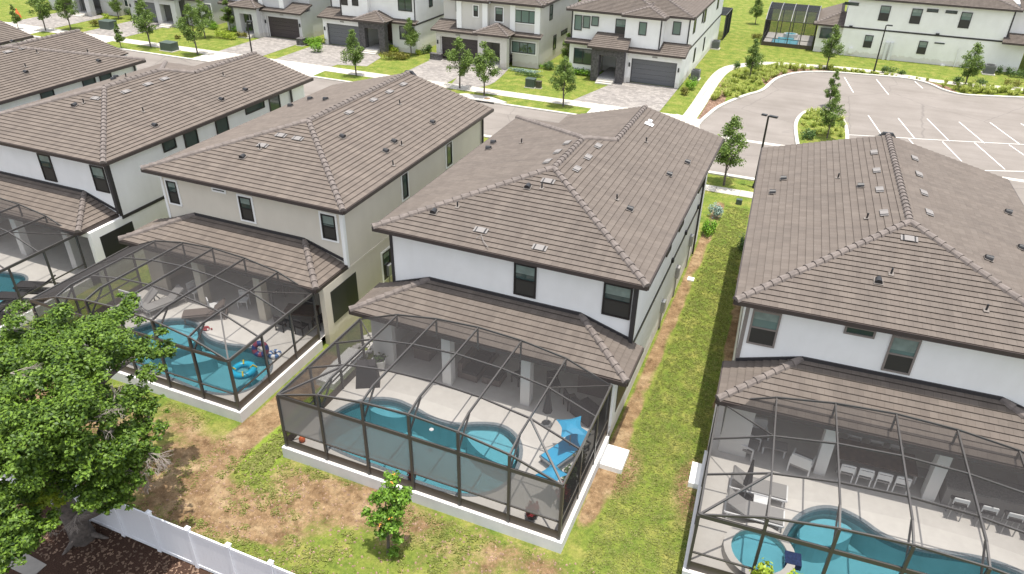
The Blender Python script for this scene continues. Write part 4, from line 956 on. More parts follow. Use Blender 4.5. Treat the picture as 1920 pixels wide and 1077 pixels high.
TREES = [((862, 166), 0, 1.07, 'fuller of the two street trees before the greige house, nearer the left'), ((908, 182), 2, 1.14, 'street tree right of its twin before the greige house portico'), ((1056, 200), 2, 1.00, 'tall dark street tree left of the last paver driveway'), ((668, 142), 1, 1.02, 'cone shaped street tree before the grey garage of the stone portico house'),
    ((1405, 148), 1, 0.91, 'young tree in the grassy bed at the left end of the parking lot'), ((1549, 130), 1, 1.05, 'tree beside the path left of the far lamp post'), ((1550, 262), 0, 0.84, 'rounded tree at the near end of the parking island'), ((1553, 201), 3, 0.77, 'slim tree at the far end of the parking island'), ((1807, 166), 0, 1.00, 'tree in the bed in front of the long white wall near its condenser'),
    ((86, 58), 0, 1.11, 'second street tree from the top left corner'), ((133, 56), 2, 1.05, 'third street tree from the top left corner'), ((283, 89), 0, 1.16, 'street tree standing before the grey garage near the top left'), ((371, 103), 0, 1.18, 'street tree just left of the yellow green bush'), ((771, 104), 1, 0.91, 'dense columnar tree beside the white stone portico house corner'),
    ((433, 60), 3, 0.95, 'bright leafy tree at the corner of the light grey house'), ((1357, 348), 0, 1.11, 'wispy tree at the front corner of the central white house'), ((1416, 46), 1, 0.84, 'lone tree on the lawn left of the arched pool cage'), ((991, 124), 0, 0.73, 'thin tree before the lower window of the greige house'), ((1063, 128), 1, 0.82, 'tree between the greige house and the last white house'),
    ((385, 72), 2, 1.00, 'tree behind the street tree at the grey garage house'), ((223, 36), 1, 0.77, 'bushy tree between two grey houses at the top left'), ((228, 92), 3, 0.64, 'spindly sapling poking above the roof near the top left'), ((35, 55), 3, 0.64, 'thin sapling at the far top left above the roof corner')]
for i, ((px, py), v, s_, lab) in enumerate(TREES):
    p = at(px, py, 0); t_ = thing('street_tree', lab, 'tree', p, i*1.37, 'young trees along the street and lot')
    t_.scale = (s_, s_, s_); obj('crown', variants[v][0], t_); obj('trunk', variants[v][1], t_)

# --- bushes and hedges
BM = {}
def bush(px, py, rx, ry, h, m, label, z=0, n=700, sz=.12, name='bush', cat='bush', rz=0, box=False):
    p = at(px, py, z); k = random.randint(0, 10**6)
    bl = []; r = random.Random(k); cnt = max(3, int(max(rx, ry)/.25))
    if box:
        for i in range(cnt): t = (i+.5)/cnt*2-1; bl.append((t*rx, 0, h*.5, rx/cnt*1.4, ry, h*.5))
    else:
        bl.append((0, 0, h*.45, rx*.75, ry*.75, h*.5))
        for i in range(cnt+3): a = r.random()*6.28; e = r.uniform(.3, .8); bl.append((math.cos(a)*rx*e, math.sin(a)*ry*e, h*r.uniform(.35, .7), rx*.35, ry*.35, h*.33))
    me = leaf_mesh('bush', bl, n, sz, m, flat=.6, seed=k)
    o = obj(name, me, loc=p); o.rotation_euler = (0, 0, rz); return tag(o, label, cat)
bush(742, 112, 1.9, .8, .9, HEDGE_BR, 'low olive hedge mound right of the stone portico driveway', n=1800, name='hedge', cat='hedge', rz=.5)
bush(733, 97, 1.0, .45, .8, LEAFY, 'yellow flowering bush beside the dense columnar tree', n=800)
bush(785, 103, .5, .4, .6, LEAFY, 'small yellow bush at the white house corner wall', n=400)
bush(800, 100, 1.1, .45, 1.0, LEAFC, 'dark green shrubs along the wall between two white houses', n=800, rz=1.2)
bush(742, 88, .6, .4, .9, LEAFC, 'dark rounded shrub left of the dense columnar tree', n=500)
bush(590, 85, 1.5, .6, 1.0, LEAFV, 'bright green hedge beside the dark garage of the grey house', n=1500, rz=.9, name='hedge', cat='hedge')
bush(596, 98, 1.0, .8, 1.2, LEAFV, 'bright green leafy shrub before the hedge by the grey garage', n=900)
bush(612, 82, .4, .4, .9, LEAFY, 'pale yellow shrub at the left edge of the grey garage', n=300)
bush(424, 73, 1.3, .55, 1.0, LEAFY, 'clipped yellow green hedge under the light grey house window', n=1300, box=True, name='hedge', cat='hedge')
bush(400, 55, 1.2, .6, 1.1, LEAFV, 'green hedge behind the street tree at the light grey house', n=1000)
bush(455, 62, 1.6, .5, .8, LEAFV, 'long low green hedge under the left window of the light grey house', n=1100, box=True, name='hedge', cat='hedge')
bush(453, 71, 1.0, .45, .7, HEDGE_BR, 'brownish shrub row left of the light grey house portico', n=600)
bush(333, 73, .5, .35, .4, HEDGE_BR, 'small brown shrub at the driveway edge near the top left', n=300)
bush(195, 50, 1.9, .7, .9, HEDGE_BR, 'long olive hedge beside the green utility box', n=1600, rz=.35, name='hedge', cat='hedge')
bush(200, 38, .8, .5, .9, LEAFY, 'yellow bush behind the long olive hedge', n=500)
bush(108, 16, 1.6, .8, 1.6, LEAFV, 'big green shrub at the very top left behind the trees', n=1200)
bush(240, 28, .9, .5, 1.0, LEAFC, 'dark shrub left of the upper grey garage', n=500)
bush(250, 34, .6, .4, .8, LEAFC, 'rounded dark shrub right against the upper grey garage', n=400)
bush(1000, 126, 1.9, .5, .45, LEAFV, 'bright ground hedge directly below the greige house window', n=1300, sz=.09, name='hedge', cat='hedge')
bush(985, 137, 2.0, .35, .4, LEAFS, 'silver blue plants edging the greige house bed', n=1200, sz=.1, name='flower_bed', cat='plants')
bush(990, 143, 1.7, .4, .4, LEAFC, 'dark green border shrubs in front of the silver plants', n=800, sz=.1)
bush(1030, 131, .9, .8, .8, LEAFC, 'dark bush at the right corner of the greige house', n=800)
bush(1095, 142, 1.7, .45, .7, LEAFV, 'green hedge below the wide window of the last white house', n=1500, box=True, name='hedge', cat='hedge')
bush(1294, 168, .7, .7, 1.0, LEAFV, 'bright green shrub at the right corner of the grey garage', n=700)
bush(1283, 178, .6, .5, .8, HEDGE_BR, 'reddish green shrub right of the last paver driveway', n=500)
bush(1300, 160, .6, .6, .9, LEAFC, 'dark shrub behind the bright one by the last garage', n=500)
bush(1328, 440, .42, .9, 1.0, LEAFV, 'bright green shrub along the right wall of the central house', n=1500, sz=.1)
bush(1340, 408, .5, .6, 1.0, LEAFS, 'silver flowering shrub near the front of the central house side wall', n=900, sz=.1)
bush(1392, 468, .4, .8, .9, LEAFC, 'dark shrub half hidden under the right house eave', n=900, sz=.1)
bush(1380, 130, .5, .5, .9, LEAFC, 'round dark bush at the bend of the path', n=400)
bush(1664, 138, 1.0, .6, .8, LEAFC, 'low dark bush right of the far lamp post base', n=600)
bush(1690, 140, .45, .4, .4, LEAFC, 'tiny bush right of the low dark bush by the lamp post', n=250)
bush(1797, 158, .8, .5, .8, LEAFC, 'dark bush left of the tree before the long white wall', n=500)
bush(1838, 163, .8, .5, .9, LEAFC, 'dark bush right of the tree before the long white wall', n=500)
bush(1893, 165, 1.1, .6, .9, HEDGE_BR, 'wide olive bush near the right edge beyond the lot', n=600)
bush(1872, 140, .35, .35, 1.0, LEAFC, 'small upright shrub just right of the condenser', n=300)
bush(1887, 141, .35, .35, 1.0, LEAFC, 'second upright shrub right of the condenser', n=300)
bush(1911, 146, 1.0, .5, .9, LEAFC, 'clipped hedge at the right edge by the long white wall', n=700, box=True, name='hedge', cat='hedge')
bush(1419, 72, .8, .8, .6, HEDGE_BR, 'brown shrubs ringing the lone tree on the far lawn', n=500)
bush(1512, 262, .7, .7, 1.0, LEAFC, 'dark shrub at the near left tip of the parking island', n=700)
# ornamental grasses
def grass_clump(name, pts, label, m=GRASSP, kind=None, h=.7, blades=46, cat='grass'):
    r = np.random.default_rng(len(pts)*7+3); V = []; k = 0
    for x, y, s_ in pts:
        for _ in range(blades):
            a = r.random()*6.283; ln = h*s_*r.uniform(.6, 1.1); w = .022*s_+.008; sp = r.uniform(.1, .75)
            dx, dy = math.cos(a), math.sin(a); b = np.array([x+dx*.06, y+dy*.06, 0]); m1 = b+np.array([dx*sp*ln*.4, dy*sp*ln*.4, ln*.7]); t = b+np.array([dx*sp*ln, dy*sp*ln, ln*(.95-sp*.45)])
            q = np.array([-dy, dx, 0])*w; V += [b-q, b+q, m1+q*.8, m1-q*.8, m1-q*.8, m1+q*.8, t+q*.1, t-q*.1]
    n = len(V)//4; me = bpy.data.meshes.new(name); me.vertices.add(4*n); me.vertices.foreach_set('co', np.array(V).ravel()); me.loops.add(4*n); me.loops.foreach_set('vertex_index', np.arange(4*n)); me.polygons.add(n); me.polygons.foreach_set('loop_start', np.arange(0, 4*n, 4)); me.polygons.foreach_set('loop_total', np.full(n, 4)); me.materials.append(m); me.update(calc_edges=True)
    o = obj(name, me); tag(o, label, cat, kind=kind); return o
def inpoly(x, y, P):
    c = False
    for i in range(len(P)):
        a, b = P[i-1], P[i]
        if (a[1] > y) != (b[1] > y) and x < (b[0]-a[0])*(y-a[1])/(b[1]-a[1])+a[0]: c = not c
    return c
def scatter(poly, n, s0=.7, s1=1.2, seed=1):
    r = random.Random(seed); xs = [p[0] for p in poly]; ys = [p[1] for p in poly]; out = []
    while len(out) < n:
        x, y = r.uniform(min(xs), max(xs)), r.uniform(min(ys), max(ys))
        if inpoly(x, y, poly): out.append((x, y, r.uniform(s0, s1)))
    return out
bedA = [(-8.6, 69), (-6.6, 70.5), (-5.4, 73.2), (-4.8, 76.5), (-4.1, 80), (-2.6, 82.6), (-.2, 84.7), (2, 85.5), (1, 86), (-4.6, 84.6), (-7.4, 81.5), (-8.6, 76)]
grass_clump('ornamental_grass', scatter(bedA, 150, .5, 1.2), 'yellow green grasses filling the bed beside the curved path', kind='stuff', h=.75)
grass_clump('ornamental_grass', scatter([(-.3, 63.4), (-.4, 68.6), (.3, 69.6), (1.8, 69.3), (2.8, 67.6), (3.0, 62)], 60, .5, 1.1, 2), 'grasses and weeds growing in the parking island', kind='stuff', h=.75)
grass_clump('ornamental_grass', scatter([(11.6, 83.8), (13.2, 82.2), (17, 83.0), (20, 84), (24, 85.4), (24, 87), (19, 85.4), (14, 85), (11.6, 85.2)], 80, .6, 1.2, 3), 'grasses filling the bed before the long white wall', kind='stuff', h=.75)
grass_clump('ornamental_grass', scatter([(2, 85.6), (8, 86), (10.4, 85.6), (10.4, 85.9), (4, 86.5), (0, 86)], 60, .4, .9, 4), 'low weeds between the lot kerb and the path', kind='stuff', h=.45)
TURF = leaf_mat('turf_blades', (.20, .24, .05), (.46, .47, .17), .4)
# weeds and turf in the near yard
w_ = [p for p in scatter([(-18.5, 11.1), (-8.8, 11.0), (-5, 13), (-4.6, 15.4), (-9, 15.4), (-18.3, 15.8)], 5200, .35, 1.2, 6) if vnoise(np.array(p[0]), np.array(p[1]), .55, 1)*.6+vnoise(np.array(p[0]), np.array(p[1]), 1.6, 2)*.4 + .35*(vnoise(np.array(p[0]), np.array(p[1]), 4.5, 9)-.5) < .43 or (p[1] < 12.1 and p[0] > -17 and vnoise(np.array(p[0]), np.array(p[1]), 4.5, 9) > .3)]
grass_clump('weeds', w_, 'patchy weeds growing over the bare back yard', m=TURF, kind='stuff', h=.07, blades=7)
w3 = scatter([(-3.7, 11), (1, 11), (-.9, 22), (-2.3, 46), (-3.7, 46)], 9000, .5, 1.1, 8)
grass_clump('lawn_grass', w3, 'lawn grass on the strip between the central and right houses', m=TURF, kind='stuff', h=.05, blades=8)
w4 = [q for q in scatter([(-27, 11), (-17.2, 11), (-18, 16.5), (-27, 16.6)], 2600, .5, 1.1, 9) if vnoise(np.array(q[0]), np.array(q[1]), 1.6, 2) > .5]
grass_clump('lawn_grass', w4, 'thin grass below the beige house cage', m=TURF, kind='stuff', h=.05, blades=7)
w2 = scatter([(-16.7, 14.6), (-15.7, 14.6), (-15.7, 19.0), (-16.6, 19.4)], 600, .6, 1.2, 7)
grass_clump('weeds', w2, 'bright weeds between the beige house cage and the central cage', m=TURF, kind='stuff', h=.08, blades=8)


# loose clods, leaf litter
mb = MB(); rc = random.Random(12)
for _ in range(1600):
    x, y = rc.uniform(-18, -1), rc.uniform(11, 15.6); s_ = rc.uniform(.012, .045); mb.rbox(x, y, 0, s_*2, s_*1.6, s_, rc.random()*3, taper=.5)
tag(mb.build('soil_clods', mat('soil_clod', (.3, .2, .14), .95, noise=.3, nscale=3)), 'small clods of brown soil scattered over the bare yard', 'soil', kind='stuff')
mb = MB()
for _ in range(1500):
    x, y = rc.uniform(-26, -10), rc.uniform(8.9, 10.7); s_ = rc.uniform(.02, .06); a = rc.random()*3; mb.rbox(x, y, rc.uniform(.0, .02), s_*2, s_, .008, a)
tag(mb.build('leaf_litter', mat('dry_leaf', (.17, .11, .075), .9, noise=.5, nscale=2)), 'dry leaves lying on the mulch below the white fence', 'leaves', kind='stuff')
mb = MB()
for _ in range(160):
    x, y, z = rc.uniform(-17.0, -16.1), rc.uniform(22.3, 25), .02; s_ = rc.uniform(.06, .13); mb.sphere((x, y, z+s_*.4), s_, 6, sq=.6)
tag(mb.build('river_rocks', mat('pale_rock', (.6, .58, .55), .8)), 'pale rocks beside the beige house corner', 'rocks', kind='stuff')

# ------------------------------------------------------------------ houses across the street
GY0 = 71.6
class FarHouse:
    def __init__(s, label, cx, mir=1, wallm=WHITE, trimm=TRIMD, portico='hip', pcol=None, garm=GARG, bands=None, roofm=ROOF, depth=23.0, group='two storey houses facing the street', gx=(1.0, 5.45), pil=None):
        s.cx, s.m, s.wallm = cx, mir, wallm; pcol = pcol or wallm
        R_ = s.root = thing('street_house', label, 'house', (cx, GY0, 0), 0, group)
        def X(a, b): return (min(a*mir, b*mir), max(a*mir, b*mir))
        s.X = X
        def bx(mb, x0, x1, *r): a, b = X(x0, x1); mb.box(a, b, *r); return mb
        mb = MB(); bx(mb, -5.6, 5.85, 1.95, depth, 3.0, 6.12); mb.build('upper_wall', wallm, R_)
        bx(MB(), -5.6, 0.0, .9, 1.95, 3.0, 6.12).build('upper_bay', wallm, R_); bx(MB(), 0.0, 3.5, .35, 1.95, 3.0, 6.12).build('upper_bay', wallm, R_)
        mb = MB(); bx(mb, -5.6, 5.85, 3.2, depth, 0, 3.0); bx(mb, .7, 5.85, 0.45, 3.2, 0, 3.0); bx(mb, -5.6, -2.7, .7, 3.2, 0, 3.0)
        g0, g1 = gx
        bx(mb, .7, g0, 0, .45, 0, 3.0); bx(mb, g1, 5.85, 0, .45, 0, 3.0); bx(mb, g0, g1, 0, .45, 2.35, 3.0); mb.build('ground_wall', wallm, R_)
        # garage door
        mb = MB(); a, b = X(g0, g1)
        for k in range(5): mb.box(a+.06, b-.06, .25+(.004 if k % 2 else 0), .30, .02+k*.455, .46+k*.455)
        gd = mb.build('garage_door', garm, R_)
        mb = MB(); mb.box(a, a+.055, .2, .34, 0, 2.35); mb.box(b-.055, b, .2, .34, 0, 2.35); mb.box(a+.055, b-.055, .2, .34, 2.3, 2.349); mb.build('frame', TRIMD if garm != GARD else TRIMW, gd)
        # sconces, number plate
        for x in (.85*mir, 5.65*mir): MB().rbox(x, -.06, 1.55, .14, .11, .38, taper=.8).build('wall_lamp', BLACK, R_)
        MB().box(*X(3.0, 3.5), -.03, -.003, 2.6, 2.74).build('number_plate', GREYF, R_)
        # portico
        ph = 3.35
        for x0, x1 in ((-2.75, -2.0), (-.25, .5)): bx(MB(), x0, x1, -1.0, -.3, 0, ph-.1).build('pier', pcol, R_)
        bx(MB(), -2.0, -.25, -.98, -.32, 2.55, ph-.1).build('lintel', pcol, R_)
        bx(MB(), -2.7, .45, -.3, .9, 3.0, ph-.12).build('portico_ceiling', pcol, R_)
        bx(MB(), .45, .7, -.3, .45, 0, 3.0).build('side_wall', wallm, R_)
        bx(MB(), -2.0, -.25, -1.0, 3.2, 0, .42).build('porch_floor', GREYF, R_)
        for k in range(3): bx(MB(), -1.95, -.3, -1.35-.3*k, -1.0-.3*k, 0, .36-.12*k).build('step', CONC, R_)
        bx(MB(), -1.3, -.4, 3.14, 3.195, .42, 2.6).build('front_door', WOODM if portico != 'shed' else TRIMD, R_)
        # roofs
        rb = MB(); m = 1.5/5.8; ze = 6.25
        capl = []
        def hipf(x0, x1, y0, y1, z, m=m):
            x0, x1 = X(x0, x1); h = (x1-x0)/2; xm = (x0+x1)/2; zr = z+m*h
            A = (xm, y0+h, zr); B = (xm, y1, zr)
            tiled(rb, [(x0, y0, z), (x1, y0, z), A]); tiled(rb, [(x1, y0, z), (x1, y1, z), B, A]); tiled(rb, [(x0, y0, z), A, B, (x0, y1, z)])
            capl.extend([((x0, y0, z), A), ((x1, y0, z), A), (A, B)])
        H_ = 6.1; xa, xb = X(-6.0, 6.25); h = (xb-xa)/2; xm = (xa+xb)/2; y0, y1 = 1.5, depth+.5; zr = ze+m*h
        A = (xm, y0+h, zr); B = (xm, y1-h, zr)
        for pl in ([(xa, y0, ze), (xb, y0, ze), A], [(xb, y0, ze), (xb, y1, ze), B, A], [(xa, y0, ze), A, B, (xa, y1, ze)], [(xa, y1, ze), B, (xb, y1, ze)]): tiled(rb, pl)
        capl += [((xa, y0, ze), A), ((xb, y0, ze), A), (A, B), ((xa, y1, ze), B), ((xb, y1, ze), B)]
        hipf(-6.0, 3.9, .4, 8, ze+.004); hipf(-.35, 3.9, -.1, 4, ze+.012)
        roof = rb.build('roof', roofm, R_)
        for a_, b_ in capl: caps(roof, a_, b_)
        def fas(x0, x1, y0, y1, z): a, b = X(x0, x1); MB().box(a, b, y0, y1, z-.17, z+.02).build('gutter', FASCIA, R_)
        fas(-6.0, -.35, .34, .4, ze); fas(-.35, 3.9, -.16, -.1, ze); fas(3.9, 6.25, 1.44, 1.5, ze); fas(6.25, 6.31, 1.44, depth+.5, ze); fas(-6.06, -6.0, .34, depth+.5, ze); fas(3.9, 3.96, -.16, 1.44, ze)
        sb = MB(); a, b = X(-5.98, 3.88); sb.box(a, b, .42, 2, 6.08, 6.12); a, b = X(3.5, 6.2); sb.box(a, b, 1.52, depth+.4, 6.085, 6.12); a, b = X(-.33, 3.88); sb.box(a, b, -.08, .42, 6.08, 6.119); sb.build('soffit', TRIMW, R_)
        # garage roof, skirt roof, portico roof
        rb = MB(); capl = []; q = .29
        a, b = X(.35, 6.2); w_, v_ = X(.6, 3.5); 
        tiled(rb, [(a, -.45, 3.06), (b, -.45, 3.06), (b, 1.93, 3.06+q*2.38), (a, 1.93, 3.06+q*2.38)], h=.34)
        lr = rb.build('garage_roof', roofm, R_)
        a, b = X(-6.0, -2.6); r2 = MB(); tiled(r2, [(a, .15, 3.2), (b, .15, 3.2), (b, .88, 3.45), (a, .88, 3.45)], h=.3); sk = r2.build('skirt_roof', roofm, R_); MB().box(a, b, .1, .15, 3.05, 3.22).build('gutter', FASCIA, sk)
        fb = MB(); a, b = X(.35, 6.2); fb.box(a, b, -.5, -.45, 2.92, 3.08); e0, e1 = X(6.2, 6.24); fb.bar(((e0+e1)/2, -.45, 3.0), ((e0+e1)/2, 1.93, 3.0+q*2.38), .05, .15); fb.build('gutter', FASCIA, lr)
        rb = MB()
        if portico == 'hip':
            x0, x1 = X(-3.1, .85); h = (x1-x0)/2; xm = (x0+x1)/2; z = ph; A = (xm, -1.35+h*.85, z+.75)
            tiled(rb, [(x0, -1.35, z), (x1, -1.35, z), A]); tiled(rb, [(x1, -1.35, z), (x1, .9, z), (xm, .9, z+.75), A]); tiled(rb, [(x0, -1.35, z), A, (xm, .9, z+.75), (x0, .9, z)])
            pr_ = rb.build('portico_roof', roofm, R_); caps(pr_, (x0, -1.35, z), A); caps(pr_, (x1, -1.35, z), A)
            MB().box(x0-.03, x1+.03, -1.4, -1.35, z-.15, z+.02).build('gutter', FASCIA, pr_)
        else:
            x0, x1 = X(-3.1, .85); z = ph; tiled(rb, [(x0, -1.4, z), (x1, -1.4, z), (x1-.3*mir, .88, z+.95), (x0+.3*mir, .88, z+.95)])
            pr_ = rb.build('portico_roof', roofm, R_)
            f = MB(); f.box(x0-.03, x1+.03, -1.45, -1.4, z-.16, z+.02); f.bar((x1+.02, -1.4, z-.02), (x1-.28, .88, z+.9), .06, .16); f.bar((x0-.02, -1.4, z-.02), (x0+.28, .88, z+.9), .06, .16); f.build('gutter', FASCIA, pr_)
        # trim
        mb = MB()
        if trimm is not None:
            W1 = 5.85*mir; w0, w1 = sorted((W1, W1+.04*mir)); mb.box(w0, w1, 1.95, depth, 2.92, 3.08); mb.build('belt_trim', trimm, R_); mb = MB()
            l0, l1 = sorted((-5.6*mir, -5.64*mir)); mb.box(l0, l1, .9, depth, 2.92, 3.08); mb.build('belt_trim', trimm, R_)
            for x, y in ((5.8, 1.9), (3.45, .3), (-5.55, .85)):
                a, b = X(x-.06, x+.07); MB().box(a, b, y-.0, y+.04, 3.1, 6.08).build('corner_board', trimm, R_)
        if pil:
            for x, y in ((-5.3, .9), (-2.6, .9), (.25, .35), (3.2, .35)):
                a, b = X(x-.28, x+.28); MB().box(a, b, y-.13, y-.003, 3.35, 6.1).build('pilaster', pil, R_)
    def win(s, px0, py0, px1, py1, yl, style='hung', fm=BRONZE, trim=None, pane=PANE2):
        a = at_plane(px0, py0, (0, GY0+yl, 0), Vector((0, -1, 0))); b = at_plane(px1, py1, (0, GY0+yl, 0), Vector((0, -1, 0)))
        return window(s.root, (a.x-s.cx, yl, b.z), (1, 0, 0), (0, -1, 0), b.x-a.x, a.z-b.z, style=style, fm=fm, trim=trim, pane=pane)
    def swin(s, y0, y1, z0, z1, style='plain', side=1):
        x = 5.85*s.m if side*s.m > 0 else -5.6*s.m
        x = max(5.85*s.m, -5.6*s.m)
        return window(s.root, (x, y0, z0), (0, 1, 0), (1, 0, 0), y1-y0, z1-z0, style=style, fm=BRONZE)
s5 = 5.985
def zp(ox, a, b): return (ox+a/s5, b/s5)
E_ = FarHouse('white house with a dark stone portico and wide grey garage, rightmost street house', -18.05, 1, WHITE, TRIMD, 'shed', STONE, GARG)
for a, b, y in (((108, 165), (183, 345), .9), ((203, 175), (275, 322), .9), ((298, 182), (372, 298), .9), ((832, 245), (905, 403), .35), ((1215, 240), (1288, 398), 1.95)):
    E_.win(*zp(1060, *a), *zp(1060, *b), y, style='plain', fm=TRIMD)
E_.win(*zp(1060, 570, 210), *zp(1060, 668, 400), .9, fm=TRIMD)
E_.win(*zp(1060, 100, 537), *zp(1060, 388, 745), .7, style='triple', fm=TRIMD, pane=PANE)
E_.swin(4.0, 5.0, 4.3, 5.9); E_.swin(8.6, 9.2, 4.5, 5.9); E_.swin(9.8, 10.8, 4.3, 5.9); E_.swin(18, 19, 4.3, 5.9); E_.swin(6.5, 7.2, 1, 2.4); E_.swin(12, 12.6, 1, 2.4)
D_ = FarHouse('greige house with pale pilasters and a hipped portico, behind two street trees', -32.55, -1, GREIGE, None, 'hip', GREIGE, GARD, pil=TRIMW, gx=(.9, 5.35))
D_.win(*zp(790, 388, 10), *zp(790, 438, 135), 1.95, fm=BRONZE); D_.win(*zp(790, 587, 62), *zp(790, 638, 188), .35, fm=BRONZE, trim=TRIMW); D_.win(*zp(790, 833, 82), *zp(790, 915, 245), .9, fm=BRONZE, trim=TRIMW)
D_.win(*zp(790, 1038, 105), *zp(790, 1295, 275), .9, style='triple', trim=TRIMW, pane=PANE2); D_.win(*zp(790, 1018, 460), *zp(790, 1280, 615), .7, style='triple', trim=TRIMW, pane=PANE2)
D_.swin(3.5, 4.4, 4.3, 5.8); D_.swin(5, 5.9, 1, 2.5); D_.swin(7.5, 9.5, 2.0, 2.5); D_.swin(13, 14, 4.3, 5.8)
B_ = FarHouse('white house with a dark stone hipped portico and mid grey garage door', -46.9, -1, WHITE, TRIMD, 'hip', STONE, GARG, gx=(.7, 5.4))
B_.win(*zp(520, 710, -60), *zp(520, 792, 62), .35, pane=PANE); B_.win(*zp(520, 832, -55), *zp(520, 912, 70), .35, pane=PANE); B_.win(*zp(520, 1350, -40), *zp(520, 1515, 135), .9, style='double', pane=PANE); B_.win(*zp(520, 1368, 290), *zp(520, 1540, 460), .7, style='double', pane=PANE)
B_.swin(4, 4.8, 4.3, 5.8); B_.swin(9, 9.8, 4.3, 5.8)
A2_ = FarHouse('light grey house with a charcoal garage door right of its small porch', -61.6, 1, LGREY, None, 'hip', LGREY, GARD, pil=TRIMW)
A2_.win(*zp(240, 1240, 120), *zp(240, 1370, 262), .7, style='double', pane=PANE, trim=TRIMW)
A1_ = FarHouse('grey house with a mid grey garage door, second from the top left', -76.0, -1, LGREY, None, 'hip', LGREY, GARG, gx=(.3, 4.9))
A1_.win(*zp(240, 850, 45), *zp(240, 950, 190), .7, style='double', pane=PANE, trim=TRIMW)
A0_ = FarHouse('grey house cut off by the top left edge with a very dark garage door', -90.4, -1, LGREY, None, 'hip', LGREY, GARD, gx=(.0, 4.6))
A0_.win(233, 0, 241, 12, .7, style='plain', pane=PANE, trim=TRIMW)

# ------------------------------------------------------------------ long white house beyond the lot
WY = 93.5
G_ = thing('side_on_house', 'long white house seen from its side beyond the parking lot', 'house', (0, WY, 0))
MB().box(1.5, 17.4, 0, 11, 3.0, 6.12).build('upper_wall', WHITE, G_); MB().box(1.5, 19.4, 0, 11, -1.2, 3.0).build('ground_wall', WHITE, G_); MB().box(-1.2, 1.5, .4, 9, -1.2, 3.0).build('lanai_wall', WHITE, G_); MB().box(17.4, 24, 1.2, 10, 3.0, 6.12).build('side_bay', WHITE, G_)
MB().box(1.5, 19.4, -.04, -.003, 2.95, 3.12).build('belt_trim', TRIMD, G_)
mb = MB(); mb.box(17.3, 17.44, -.05, -.002, 3.15, 6.1); mb.build('corner_board', TRIMD, G_)
rb = MB(); m = 1.5/5.8; ze = 6.25; x0, x1, y0, y1 = 1.1, 17.9, -.5, 11.3; h = 5.9; A = (x0+h, y0+h, ze+m*h); B = (x1-h, y0+h, ze+m*h)
for pl in ([(x0, y0, ze), (x1, y0, ze), B, A], [(x1, y0, ze), (x1, y1, ze), B], [(x0, y0, ze), A, (x0, y1, ze)], [(x0, y1, ze), A, B, (x1, y1, ze)]): tiled(rb, pl)
tiled(rb, [(17.9, .7, ze), (24, .7, ze), (24, 5, ze+m*4.3), (17.9, 5, ze+m*4.3)])
gr = rb.build('roof', ROOF, G_)
for a, b in (((x0, y0, ze), A), ((x1, y0, ze), B), (A, B), ((x1, y1, ze), B)): caps(gr, a, b)
mb = MB(); mb.box(x0, x1, y0-.06, y0, 6.1, 6.28); mb.box(17.9, 24, .64, .7, 6.1, 6.28); mb.build('gutter', FASCIA, G_)
rb = MB(); tiled(rb, [(-1.7, -.1, 3.1), (1.5, -.1, 3.1), (1.5, 2.6, 4.2), (1.2, 2.6, 4.2)]); tiled(rb, [(-1.7, -.1, 3.1), (1.2, 2.6, 4.2), (1.2, 9, 4.2), (-1.7, 9, 3.1)]); l_ = rb.build('lanai_roof', ROOF, G_); MB().box(-1.75, 1.5, -.16, -.1, 2.95, 3.12).build('gutter', FASCIA, l_); caps(l_, (-1.7, -.1, 3.1), (1.2, 2.6, 4.2))
rb = MB(); tiled(rb, [(16.9, -1.2, 3.15), (22, -1.2, 3.15), (22, 1.1, 3.75), (17.3, 1.1, 3.75)]); l_ = rb.build('entry_roof', ROOF, G_); MB().box(16.9, 22, -1.26, -1.2, 3.0, 3.17).build('gutter', FASCIA, l_)
def gwin(ox, a, b, style='hung'):
    p = at_plane(*zp(ox, *a), (0, WY, 0), Vector((0, -1, 0))); q = at_plane(*zp(ox, *b), (0, WY, 0), Vector((0, -1, 0)))
    window(G_, (p.x, 0, q.z), (1, 0, 0), (0, -1, 0), q.x-p.x, p.z-q.z, style=style, fm=TRIMD, pane=PANE2 if style == 'hung' else PANE)
for a, b in (((315, 62), (385, 240)), ((668, 95), (738, 273)), ((1222, 135), (1288, 323)), ((138, 392), (195, 540)), ((745, 458), (800, 612))): gwin(1600, a, b)
for a, b in (((-95, 20), (58, 68)), ((832, 97), (950, 145)), ((1042, 115), (1162, 160)), ((912, 475), (1022, 500))): gwin(1600, a, b, 'plain')
gwin(1340, (1195, 310), (1300, 440), 'plain')
mb = MB()
for x, w in ((0, .28), (.5, .28)): mb.rbox(6.3+x, -.16, -.1, w, .22, 2.0)
mb.build('electric_meter_box', mat('meter_grey', (.66, .67, .68), .4), G_)
for i, x in enumerate((2.75, 12.3)):
    MB().rbox(x, -.15, .3 if i == 0 else -.5, .4, .25, .6).build('utility_cabinet', WHITEP, G_)
MB().tube((13.4, -.1, -.5), (13.4, -.1, 2.0), .05).build('conduit', WHITEP, G_)
MB().rbox(2.2, -.12, 3.1, .35, .2, .15).build('security_light', BLACK, G_); MB().rbox(10.9, -.12, 3.1, .35, .2, .18).build('security_light', BLACK, G_)
